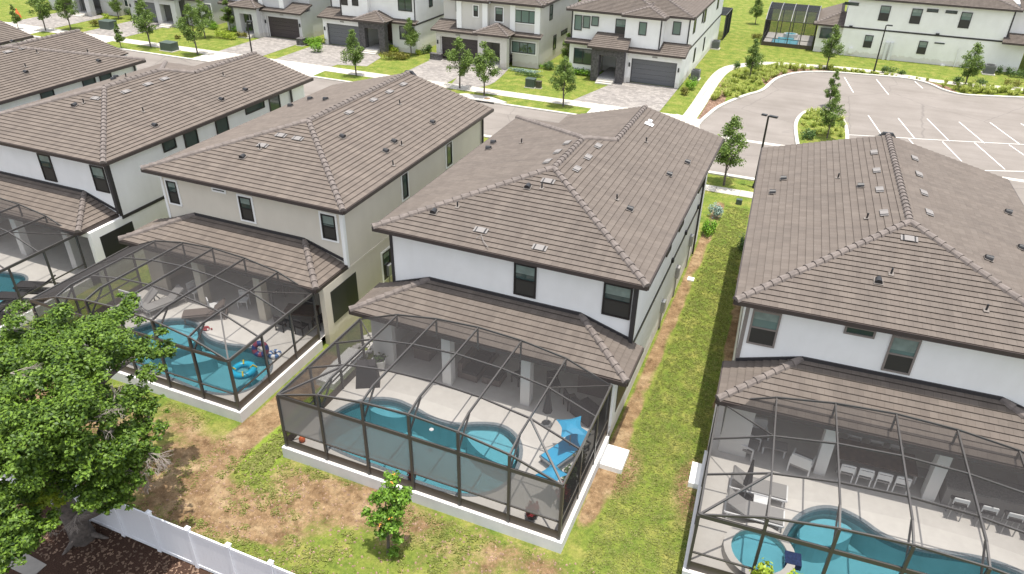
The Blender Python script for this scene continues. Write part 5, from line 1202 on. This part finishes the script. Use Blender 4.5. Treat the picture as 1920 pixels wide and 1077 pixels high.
# arched cage of the long house
ac = thing('pool_cage', 'arched black pool cage left of the long white house', 'pool enclosure', (0, 0, 0), 0, 'screened pool enclosures')
ax0, ax1, ay0, ay1 = -7.0, -1.4, 94.3, 102.2
arch = [(ay0+(ay1-ay0)*t, 2.9+1.25*math.sin(math.pi*t)**.75) for t in [i/8 for i in range(9)]]
for i in range(5):
    x = ax0+(ax1-ax0)*i/4; mb = MB()
    for a, b in zip(arch[:-1], arch[1:]): mb.bar((x, a[0], a[1]), (x, b[0], b[1]), .07, .12)
    mb.build('rafter', mat('cage_rib_grey', (.2, .2, .2), .4), ac)
    MB().box(x-.05, x+.05, ay0-.05, ay0+.05, 0, 2.9).build('post', CAGE, ac); MB().box(x-.05, x+.05, ay1-.05, ay1+.05, 0, 2.9).build('post', CAGE, ac)
for a in arch[::2]: MB().bar((ax0, a[0], a[1]), (ax1, a[0], a[1]), .06, .07).build('purlin', CAGE, ac)
for z in (.9,): MB().bar((ax0, ay0, z), (ax1, ay0, z), .05, .06).build('chair_rail', CAGE, ac)
for j in range(1, 8):
    y = arch[j][0]; MB().box(ax0-.03, ax0+.03, y-.03, y+.03, 0, arch[j][1]).build('post', CAGE, ac)
MB().bar((ax0, ay0, .9), (ax0, ay1, .9), .05, .06).build('chair_rail', CAGE, ac); MB().box(ax0, ax1, ay0-.01, ay0+.01, 0, .45).build('kick_plate', KICK, ac)
SCR2 = screen_mat('dark_mesh', (.03, .033, .036), .52)
mb = MB()
for a, b in zip(arch[:-1], arch[1:]): mb.face([(ax0, a[0], a[1]), (ax1, a[0], a[1]), (ax1, b[0], b[1]), (ax0, b[0], b[1])])
mb.build('roof_screen', SCR2, ac)
mb = MB(); mb.face([(ax0, ay0, .45), (ax1, ay0, .45), (ax1, ay0, 2.9), (ax0, ay0, 2.9)]); mb.build('wall_screen', SCREEN, ac)
for x in (ax0, ax1): mb = MB(); mb.face([(x, ay0, 0), (x, ay1, 0)]+[(x, a[0], a[1]) for a in arch[::-1]]); mb.build('wall_screen', SCR2, ac)
mb = MB(); mb.face([(ax0, ay1, 0), (ax1, ay1, 0), (ax1, ay1, 2.9), (ax0, ay1, 2.9)]); mb.build('wall_screen', SCR2, ac)
rect('pool_deck', ax0, ax1, ay0, ay1, .03, DECK)
R_ = thing('swimming_pool', 'small blue pool with a round spa inside the arched cage', 'swimming pool', (-4.3, 97.9, 0))
R_.scale = (.8, .7, 1)
sh = [(-2.3, -3.6), (1.6, -3.6), (1.6, 1.4), (.8, 1.4), (.8, 2.6), (-1.6, 2.6), (-1.6, .6), (-2.3, .6)]
mb = MB(); mb.prism(sh, .035, .05); mb.build('coping', COPE, R_); mb = MB(); mb.prism([(x*.94-.02, y*.94) for x, y in sh], .05, .06); mb.build('water_surface', mat('far_pool_water', (.08, .42, .52), .05), R_)
mb = MB().tube((.1, 3.4, .03), (.1, 3.4, .45), 1.1, 1.05, n=20); mb.build('spa', PADM, R_); mb = MB().tube((.1, 3.4, .45), (.1, 3.4, .46), .8, n=20); mb.build('spa_water', mat('far_pool_water', (.08, .42, .52), .05), R_)
# cage of the last street house
ec = thing('pool_cage', 'black pool cage projecting behind the last house of the street row', 'pool enclosure', (-15, 94.6, 0), 0, 'screened pool enclosures')
for x in (-3, 0, 3.4):
    for y in (0, 2.5, 5): MB().box(x-.05, x+.05, y-.05, y+.05, 0, 2.9).build('post', CAGE, ec)
for y in (0, 2.5, 5): MB().bar((-3, y, 2.9), (3.4, y, 2.9), .06, .1).build('rafter', CAGE, ec)
MB().bar((3.4, 0, 2.9), (3.4, 5, 2.9), .06, .1).build('eave_beam', CAGE, ec)
mb = MB(); mb.face([(3.4, 0, 0), (3.4, 5, 0), (3.4, 5, 2.9), (3.4, 0, 2.9)]); mb.build('wall_screen', SCR2, ec)
mb = MB(); mb.face([(-3, 0, 2.92), (3.4, 0, 2.92), (3.4, 5, 2.92), (-3, 5, 2.92)]); mb.build('roof_screen', SCR2, ec)
mb = MB()
for i in range(24): mb.box(-1.6+i*.3, -1.4+i*.3, 110.98, 111.02, .1, 1.7)
mb.box(-1.6, 5.7, 110.96, 111.04, 1.5, 1.58); mb.box(-1.6, 5.7, 110.96, 111.04, .2, .28); tag(mb.build('black_fence', CAGE), 'black slatted fence behind the arched pool cage', 'fence')

# condensers, boxes, lamps
def condenser(x, y, label, z=0, s=1.0):
    t = thing('air_conditioner', label, 'air conditioner', (x, y, z), 0, 'outdoor air conditioning condensers')
    MB().rbox(0, 0, 0, 1.0*s, 1.0*s, .1).build('pad', CONC, t)
    mb = MB(); mb.rbox(0, 0, .1, .8*s, .8*s, .85)
    for k in range(7): mb.rbox(0, 0, .18+k*.1, .84*s, .84*s, .035)
    mb.build('casing', mat('condenser_grey', (.13, .135, .14), .5), t)
    MB().tube((0, 0, .95), (0, 0, .99), .34*s, n=16).build('fan_grille', BLACK, t)
p = at(1303, 149); condenser(p.x, p.y, 'grey condenser at the front right corner of the last street house')
p = at(1341, 92); condenser(p.x, p.y, 'condenser further back beside the last street house')
p = at(1852, 139); condenser(p.x, p.y, 'large grey condenser by the long white wall', z=0, s=1.2)
def ubox(px, py, lx, ly, h, label, m=GREENBOX, rz=0):
    p = at(px, py); t = thing('utility_cabinet', label, 'utility box', p, rz); MB().rbox(0, 0, 0, lx*1.15, ly*1.15, .06).build('base', CONC, t); MB().rbox(0, 0, .06, lx, ly, h-.1, taper=.96).build('body', m, t); MB().rbox(0, 0, h-.04, lx*1.04, ly*1.04, .05).build('lid', m, t)
ubox(205, 55, 1.7, 1.2, 1.0, 'big green transformer box beside the long olive hedge'); ubox(319, 95, 1.6, 1.1, .9, 'green utility box on the verge between two street trees')
ubox(995, 164, .9, .7, .85, 'larger dark green box on the greige house lawn'); ubox(1010, 166, .5, .4, .7, 'smaller dark box right of the larger one on the greige lawn', mat('box_brown', (.06, .055, .04), .6))
ubox(818, 113, 1.3, .5, .7, 'low stone planter box with white top left of the greige garage', STONE)
ubox(567, 85, .8, 1.0, .8, 'dark low box at the corner between grey garage and hedge', STONE)
def lamp(x, y, h, rz, label, two=False):
    t = thing('street_lamp', label, 'street lamp', (x, y, 0), rz, 'dark slender street lamps')
    MB().tube((0, 0, 0), (0, 0, .3), .16, .12, n=10).build('base', BLACK, t); MB().tube((0, 0, .3), (0, 0, h), .085, .06, n=10).build('pole', BRONZE, t)
    mb = MB(); mb.rbox(.32, 0, h-.02, .55, .24, .1); mb.bar((0, 0, h+.02), (.1, 0, h+.03), .06); mb.build('lamp_head', BLACK, t)
    if two: MB().rbox(-.28, 0, h-.02, .34, .22, .1).build('lamp_head', BLACK, t)
lamp(-2.42, 49.8, 5.05, -.25, 'dark lamp post standing between the central and right houses', True); lamp(5.3, 86.6, 4.8, 0, 'lamp post beyond the far edge of the parking lot'); lamp(-52.8, 59.5, 4.6, 0, 'lamp post on the street kerb near the top left')
p = at(35, 33); mb = MB(); mb.tube((0, 0, 0), (0, 0, 1.1), .35, .05, n=10); tag(mb.build('traffic_cone', ORANGE, loc=p), 'orange cone on the driveway edge at the top left', 'cone')
p = at(1452, 30)

# ------------------------------------------------------------------ pool yard furniture
def beach_canopy(cx, cy_, z, pts, label):
    t = thing('sun_umbrella', label, 'umbrella', (cx, cy_, ZD), 0, 'square blue fabric sunshades')
    mb = MB(); c = Vector((0, 0, z-ZD+.18)); P = [Vector((q.x-cx, q.y-cy_, z-ZD+dz)) for q, dz in pts]
    n = len(P)
    for i in range(n):
        a, b = P[i], P[(i+1) % n]; k = 6; prev = a
        for j in range(1, k+1):
            u = j/k; e = a.lerp(b, u); e = e.lerp(c, .26*math.sin(math.pi*u)); e.z -= .0; m1 = prev.lerp(c, .5); m2 = e.lerp(c, .5); m1.z += .03; m2.z += .03
            mb.face([prev, e, m2, m1]); mb.face([m1, m2, c]); prev = e
    mb.build('canopy', BLUE, t, smooth=False)
    MB().tube((0, 0, 0), (0, 0, z-ZD+.15), .03, n=8).build('pole', METALG, t)
z = 1.75
q = [at(*p, z) for p in ((1043, 787), (1090, 780), (1099, 817), (1051, 824))]; cc = sum(q, Vector())/4
beach_canopy(cc.x, cc.y, z, [(a, 0) for a in q], 'blue shade canopy farther from the cage corner, beside the pool')
z = 1.6
q = [at(*p, z) for p in ((1000, 892), (1038, 866), (1066, 890), (1040, 914))]; cc = sum(q, Vector())/4
beach_canopy(cc.x, cc.y, z, [(a, 0) for a in q], 'blue shade canopy nearest the bottom corner of the central cage')
def lounger(x, y, rz, m, fm, label, group=None, w=.66, L=1.95, z=ZD, up=.45):
    t = thing('sun_lounger', label, 'sun lounger', (x, y, z), rz, group)
    mb = MB(); mb.bar((-L/2, -w/2, .3), (L/2, -w/2, .3), .05); mb.bar((-L/2, w/2, .3), (L/2, w/2, .3), .05); mb.bar((-L/2, -w/2, .3), (-L/2, w/2, .3), .05); mb.bar((L/2, -w/2, .3), (L/2, w/2, .3), .05); mb.build('frame', fm, t)
    for a in (-L/2+.1, L/2-.1):
        for b in (-w/2, w/2): MB().box(a-.025, a+.025, b-.025, b+.025, 0, .28).build('leg', fm, t)
    MB().box(-L/2+.03, L*.18, -w/2+.03, w/2-.03, .31, .38).build('cushion', m, t)
    mb = MB(); mb.idx([(L*.18, -w/2+.03, .31), (L*.18, w/2-.03, .31), (L/2, w/2-.03, .31+up), (L/2, -w/2+.03, .31+up), (L*.18-.03, -w/2+.03, .38), (L*.18-.03, w/2-.03, .38), (L/2-.05, w/2-.03, .37+up), (L/2-.05, -w/2+.03, .37+up)], [(3, 2, 1, 0), (4, 5, 6, 7), (0, 1, 5, 4), (1, 2, 6, 5), (2, 3, 7, 6), (3, 0, 4, 7)]); mb.build('backrest', m, t)
    return t
lounger(-5.68, 19.55, rad(66), BLUE, METALG, 'bright blue lounger half shaded by the blue canopies', 'sun loungers around the pools', w=.8, L=1.9)
def chair(x, y, rz, m, label, group, seat=.45, z=ZD, sm=None, h=.85):
    t = thing('patio_chair', label, 'chair', (x, y, z), rz, group)
    MB().box(-.24, .24, -.24, .24, seat-.05, seat).build('seat', sm or m, t)
    mb = MB(); mb.box(-.24, .24, .2, .25, seat+.08, h-.1); mb.box(-.24, .24, .2, .25, h-.06, h); mb.build('backrest', m, t)
    for a in (-.22, .22):
        for b in (-.22, .22): MB().box(a-.02, a+.02, b-.02, b+.02, 0, seat-.05 if b < 0 else h-.0).build('leg', m, t)
    return t
def table(x, y, lx, ly, h, rz, m, label, lm=None, name='patio_table', cat='table', z=ZD):
    t = thing(name, label, cat, (x, y, z), rz); MB().rbox(0, 0, h-.06, lx, ly, .06).build('tabletop', m, t)
    for a in (-1, 1):
        for b in (-1, 1): MB().rbox(a*(lx/2-.07), b*(ly/2-.07), 0, .06, .06, h-.06).build('leg', lm or m, t)
    return t
def sofa(x, y, lx, ly, rz, m, label, z=ZD, back=True):
    t = thing('outdoor_sofa', label, 'sofa', (x, y, z), rz); MB().rbox(0, 0, .05, lx, ly, .3, taper=.98).build('base', m, t)
    n = max(1, round(lx/.75))
    for i in range(n): MB().rbox(-lx/2+(i+.5)*lx/n, -.05, .35, lx/n-.04, ly-.12, .12, taper=.95).build('seat_cushion', DGREY, t)
    if back: MB().rbox(0, ly/2-.1, .35, lx, .2, .45, taper=.97).build('backrest', m, t)
    return t
# central lanai
t = thing('patio_table', 'square dark outdoor table left under the central lanai', 'table', (-13.4, 23.0, ZD)); MB().rbox(0, 0, 0, .75, .75, .68).build('base', TAUPE, t); MB().rbox(0, 0, .68, 1.25, 1.25, .06).build('tabletop', TAUPE, t)
sofa(-10.9, 23.2, 2.2, .9, rad(88), TAUPE, 'dark sofa beside the middle lanai column')
sofa(-9.9, 22.6, .8, .8, 0, TAUPE, 'dark square ottoman between the two middle lanai columns', back=False)
chair(-8.9, 22.9, -.5, DGREY, 'dark chair just left of the right lanai column', 'dark chairs under the central lanai'); chair(-7.4, 23.0, .6, DGREY, 'dark chair just right of the right lanai column', 'dark chairs under the central lanai')
chair(-6.4, 22.3, 2.3, DGREY, 'dark chair near the blue canopy under the central lanai', 'dark chairs under the central lanai', sm=TAUPE)
t = thing('outdoor_kitchen', 'dark grill counter at the right end of the central lanai', 'grill', (-5.6, 23.7, ZD)); MB().rbox(0, 0, 0, 1.7, .8, .9).build('counter', TAUPE, t); MB().rbox(0, 0, .9, .8, .6, .3, taper=.8).build('grill_hood', BLACK, t)
sofa(-5.6, 22.0, 1.1, .9, 2.6, DGREY, 'dark lounge chair behind the blue canopy')
def planter(x, y, r, h, pot, lm, label, ph=.8, n=260, sz=.13):
    t = thing('potted_plant', label, 'potted plant', (x, y, ZD)); mb = MB(); mb.tube((0, 0, 0), (0, 0, h), r*.7, r, n=14); mb.build('pot', pot, t); MB().tube((0, 0, h), (0, 0, h+.01), r*.9, n=14).build('soil', DGREY, t)
    obj('foliage', leaf_mesh('foliage', [(0, 0, h+ph*.35, r*1.1, r*1.1, ph*.45)], n, sz, lm, flat=.2, seed=int(x*-13) % 97), t)
planter(-14.75, 21.35, .3, .5, PADM, LEAFC, 'white tapered pot at the left end of the central lanai', .3, 60)
planter(-5.75, 16.35, .2, .2, DGREY, leaf_mat('leaf_red', (.2, .02, .02), (.5, .06, .07)), 'spiky red plant behind the bottom right privacy panel', .5, 120, .16)
planter(-5.0, 18.0, .25, .4, DGREY, LEAFC, 'dark plant by the right screen wall below the blue canopies', .9, 260, .14)
planter(-4.95, 17.2, .22, .35, DGREY, MATS['leaf_red'], 'red leaved plant tucked in the right corner of the central cage', .8, 200, .15)
planter(-10.3, 16.25, .15, .15, DGREY, MATS['leaf_red'], 'small red plant at the front of the central cage behind the yard tree', .35, 80)
planter(-4.95, 19.0, .2, .35, DGREY, HEDGE_BR, 'thin plant against the right screen wall beside the white pad', .9, 160)
mb = MB(); mb.sphere((0, 0, .12), .13, 10); tag(mb.build('pool_toy', ORANGE, loc=at(567, 828, ZD)), 'small orange toy at the bottom left corner of the central cage', 'toy')
t = thing('folded_umbrella', 'closed dark umbrella standing by the right lanai column', 'umbrella', at(1025, 797, ZD)); MB().tube((0, 0, 0), (0, 0, .1), .2, n=14).build('base', METALG, t); MB().tube((0, 0, .12), (0, 0, 1.9), .025).build('pole', METALG, t); MB().tube((0, 0, .7), (0, 0, 1.85), .2, .03, n=6).build('canopy', DGREY, t)
q0 = at(678, 728, ZD); t = thing('covered_grill', 'tapered dark covered grill on the left edge of the central deck', 'covered grill', (q0.x+.1, q0.y+.35, ZD), .5); MB().rbox(0, 0, 0, 1.0, .6, 1.1, taper=.75).build('cover', DGREY, t)
mb = MB(); c0 = at(809, 806, ZD-.1); mb.tube((0, 0, 0), (0, 0, .03), .09, n=12); tag(mb.build('pool_float_dispenser', WHITEP, loc=(c0.x, c0.y, ZD-.11)), 'small white floating dispenser in the central pool', 'pool float')

# beige house deck
t = thing('pool_ring_float', 'turquoise ring float with yellow handles in the beige house pool', 'pool float', at(457, 697, .42)); mb = MB(); n, k = 20, 8
vs = [((.42+.15*math.cos(2*math.pi*j/k))*math.cos(2*math.pi*i/n), (.42+.15*math.cos(2*math.pi*j/k))*math.sin(2*math.pi*i/n), .15*math.sin(2*math.pi*j/k)+.08) for i in range(n) for j in range(k)]
mb.idx(vs, [(i*k+j, ((i+1) % n)*k+j, ((i+1) % n)*k+(j+1) % k, i*k+(j+1) % k) for i in range(n) for j in range(k)]); mb.build('ring', mat('float_blue', (.02, .45, .7), .3), t, smooth=True)
for a in (.6, 2.2, 3.8, 5.4): mb = MB(); mb.path([(math.cos(a)*.3, math.sin(a)*.3, .18), (math.cos(a)*.42, math.sin(a)*.42, .3), (math.cos(a)*.56, math.sin(a)*.56, .16)], [.035]*3, 6); mb.build('handle', YEL, t)
def torus(nm, R1, r1, m, label, loc, rx=0, n=20, k=8, m2=None, cat='pool float'):
    mb = MB(); vs = [((R1+r1*math.cos(2*math.pi*j/k))*math.cos(2*math.pi*i/n), (R1+r1*math.cos(2*math.pi*j/k))*math.sin(2*math.pi*i/n), r1*math.sin(2*math.pi*j/k)) for i in range(n) for j in range(k)]
    fs = [(i*k+j, ((i+1) % n)*k+j, ((i+1) % n)*k+(j+1) % k, i*k+(j+1) % k) for i in range(n) for j in range(k)]
    mb.idx(vs, fs); mb.m = [(1 if (f//k//2) % 2 else 0) for f in range(len(fs))]
    o = mb.build(nm, [m, m2 or m], smooth=True, loc=loc); o.rotation_euler = (rx, 0, .4); return tag(o, label, cat)
torus('inflatable_ring', .26, .13, mat('float_navy', (.03, .06, .2), .4), 'large navy and red patterned inflatable ring leaning by the beige house pool', at(488, 655, 1.0)+Vector((0, 0, .0)), rad(70), m2=mat('float_red', (.28, .06, .1), .4))
torus('inflatable_toy', .2, .1, mat('float_pattern', (.08, .18, .4), .4), 'small blue and white inflatable on the deck right of the large ring', at(515, 664, .6), 0, m2=WHITEP)
torus('dive_ring', .12, .05, RED, 'little red ring on the deck above the pool steps', at(386, 616, .56), 0, cat='toy')
for i, (px, py) in enumerate(((390, 620), (397, 619))): mb = MB().sphere((0, 0, .06), .05, 8); tag(mb.build('water_toy', RED if i else WHITEP, loc=at(px, py, ZD)), ('small red toy' if i else 'small white toy')+' beside the little red ring', 'toy')
chair(-24.2, 21.9, 2.5, WHITEP, 'white chair standing alone near the beige house pool steps', 'patio chairs behind the beige house')
chair(-23.3, 22.9, .4, WHITEP, 'white chair under the beige lanai, nearer the left column', 'patio chairs behind the beige house'); chair(-26.0, 22.6, 1.4, WHITEP, 'white chair at the left part of the beige lanai', 'patio chairs behind the beige house')
table(-22.9, 24.0, 1.7, 1.0, .75, 0, GREYF, 'grey dining table under the beige lanai')
for i, (x, r_, l_) in enumerate(((-23.4, 0, 'chair at the far side of the grey dining table, left one'), (-22.4, 0, 'chair at the far side of the grey dining table, right one'))): chair(x, 24.75, r_, GREYF, l_, 'patio chairs behind the beige house')
table(-19.9, 22.9, 1.5, .9, .75, .3, WOODM, 'dark dining table at the right end of the beige lanai')
for i, (x, y, r_, l_) in enumerate(((-20.4, 22.1, 3.1, 'left of the two dark chairs nearest the pool at the dark table'), (-19.4, 22.2, 3.1, 'right of the two dark chairs nearest the pool at the dark table'), (-20.2, 23.7, 0, 'dark chair behind the dark dining table'), (-18.95, 22.9, -1.6, 'dark chair at the right end of the dark dining table'))): chair(x, y, r_, DGREY, l_, 'dark dining chairs of the beige house')
lounger(-24.3, 19.0+2.4, rad(35), TAUPE, TAUPE, 'brown lounger beside the round shelf of the beige house pool', 'sun loungers around the pools')
lounger(-27.6, 20.6, rad(70), GREYF, GREYF, 'grey lounger in the left of the beige house cage', 'sun loungers around the pools'); lounger(-26.7, 21.3, rad(70), GREYF, GREYF, 'second grey lounger in the beige house cage, nearer the house', 'sun loungers around the pools')
t = thing('railing', 'white slatted railing seen through the left roof of the beige house cage', 'railing', (-29.0+.5, 20.5, ZD)); 
for i in range(9): MB().box(i*.16, i*.16+.05, -.02, .02, .1, .95).build('baluster', WHITEP, t)
MB().box(-.03, 1.36, -.03, .03, .95, 1.02).build('top_rail', WHITEP, t)
# left edge deck
lounger(-33.55, 19.9, rad(20), DGREY, DGREY, 'dark lounger farthest back by the pool at the left edge', 'sun loungers around the pools'); lounger(-33.5, 18.8, rad(20), DGREY, DGREY, 'dark lounger in the middle by the pool at the left edge', 'sun loungers around the pools'); lounger(-33.3, 17.6, rad(20), DGREY, DGREY, 'front dark lounger by the pool at the left edge', 'sun loungers around the pools')
# right house deck (rotated frame handled with world coordinates)
table(4.9, 23.35, 2.6, 1.1, .75, TH, WOODM, 'long dark dining table under the right lanai', lm=GREYF)
for i, x in enumerate((3.95, 4.55, 5.15, 5.75)): chair(x, 22.55+.05*i, math.pi+TH, WHITEP, ('leftmost', 'second from left', 'third from left', 'rightmost')[i]+' white chair on the pool side of the long dining table', 'white dining chairs of the right house', sm=GREYF)
for i, x in enumerate((4.2, 4.95, 5.65)): chair(x, 24.15, TH, WHITEP, ('left', 'middle', 'right')[i]+' white chair on the house side of the long dining table', 'white dining chairs of the right house', sm=GREYF)
chair(6.5, 23.5, -1.5, WHITEP, 'white chair at the right head of the long dining table', 'white dining chairs of the right house', sm=GREYF)
def armchair(x, y, rz, label):
    t = thing('lounge_chair', label, 'armchair', (x, y, ZD), rz, 'white framed lounge chairs under the right lanai'); MB().rbox(0, 0, .3, .7, .7, .1).build('seat', GREYF, t); MB().rbox(0, .32, .4, .7, .1, .45).build('backrest', PADM, t)
    for a in (-.36, .36):
        mb = MB(); mb.bar((a, -.35, .55), (a, .35, .55), .05); mb.bar((a, -.35, 0), (a, -.35, .55), .05); mb.bar((a, .35, 0), (a, .35, .7), .05); mb.build('arm', WHITEP, t)
armchair(.75, 23.3, .2, 'white framed armchair at the far left corner under the right lanai'); armchair(2.45, 22.4, math.pi-.2, 'white framed armchair in front of the left column of the right lanai'); armchair(.5, 22.5, 1.3, 'white framed armchair next to the left screen wall of the right cage')
table(1.45, 22.9, .9, .5, .4, TH, GREYF, 'low table with a white frame between the white armchairs', lm=WHITEP)
for i, (y, l_) in enumerate(((20.55, 'farther of the two grey slatted loungers in the right cage'), (19.35, 'nearer of the two grey slatted loungers in the right cage'))):
    lounger(1.15, y, rad(183), GREYF, WHITEP, l_, 'sun loungers around the pools', w=.75, L=1.9, up=.35)
table(1.3, 19.95, .5, .4, .35, TH, WHITEP, 'small side table between the two grey loungers')
t = thing('folded_umbrella', 'dark closed umbrella between the two grey loungers', 'umbrella', (.75, 20.0, ZD)); MB().tube((0, 0, 0), (0, 0, .1), .3, n=14).build('base', BLACK, t); MB().tube((0, 0, .1), (0, 0, 2.0), .025).build('pole', METALG, t); MB().tube((0, 0, .8), (0, 0, 1.95), .17, .03, n=6).build('canopy', DGREY, t)
t = thing('outdoor_kitchen', 'long grey stone outdoor bar at the right side of the right lanai', 'bar counter', (9.3, 23.1, ZD), TH); MB().rbox(0, 0, 0, 4.4, .7, .95).build('counter', GREYF, t); MB().rbox(0, -.1, .95, 4.6, 1.0, .07).build('countertop', mat('grey_granite', (.2, .19, .18), .4, noise=.3, nscale=20), t)
for i, x in enumerate((7.45, 8.3, 9.05, 9.75)):
    t = thing('bar_stool', ('leftmost', 'second from left', 'third from left', 'rightmost')[i]+' white backed stool at the outdoor bar', 'stool', (x, 22.15, ZD), TH, 'bar stools at the outdoor bar'); MB().rbox(0, 0, .68, .42, .42, .07).build('seat', DGREY, t)
    mb = MB(); mb.bar((-.22, -.2, .95), (.22, -.2, .95), .05, .14); mb.bar((-.22, -.2, .75), (-.22, -.2, 1.0), .03); mb.bar((.22, -.2, .75), (.22, -.2, 1.0), .03); mb.build('backrest', WHITEP, t)
    for a in (-.18, .18):
        for b in (-.18, .18): MB().bar((a, b, 0), (a, b, .68), .03).build('leg', METALG, t)
planter(.1, 22.7, .25, .3, DGREY, LEAFC, 'leafy dark plant in the far left corner of the right cage', 1.1, 300, .14)
# sprigs of young trees just poking into the bottom right
def sprig(px, py, z, hgt, label):
    p = at(px, py, z); t = thing('young_tree', label, 'tree', (p.x, p.y, 0)); cb = [(0, 0, z-.2, .28, .28, .35), (.0, 0, z-.9, .4, .4, .5)]
    obj('crown', leaf_mesh('crown', cb, 700, .14, LEAFY, flat=.4, seed=int(px)), t); MB().path([(0, 0, 0), (.03, 0, z*.5), (0, 0, z)], [.04, .03, .01], 6).build('trunk', BARK, t)
sprig(1436, 1065, 2.2, 2.4, 'left yellow green sapling tip rising into view over the spa'); sprig(1490, 1085, 2.2, 2.2, 'right yellow green sapling tip at the bottom edge beside the spa')
# garden plants at the wall between houses
for i, (px, py, l_) in enumerate(((645, 590, 'dark potted shrub against the beige side wall, farther back'), (630, 612, 'dark shrub against the beige side wall, nearer'))): bush(px, py, .25, .25, .7, LEAFC, l_, n=200, sz=.09)
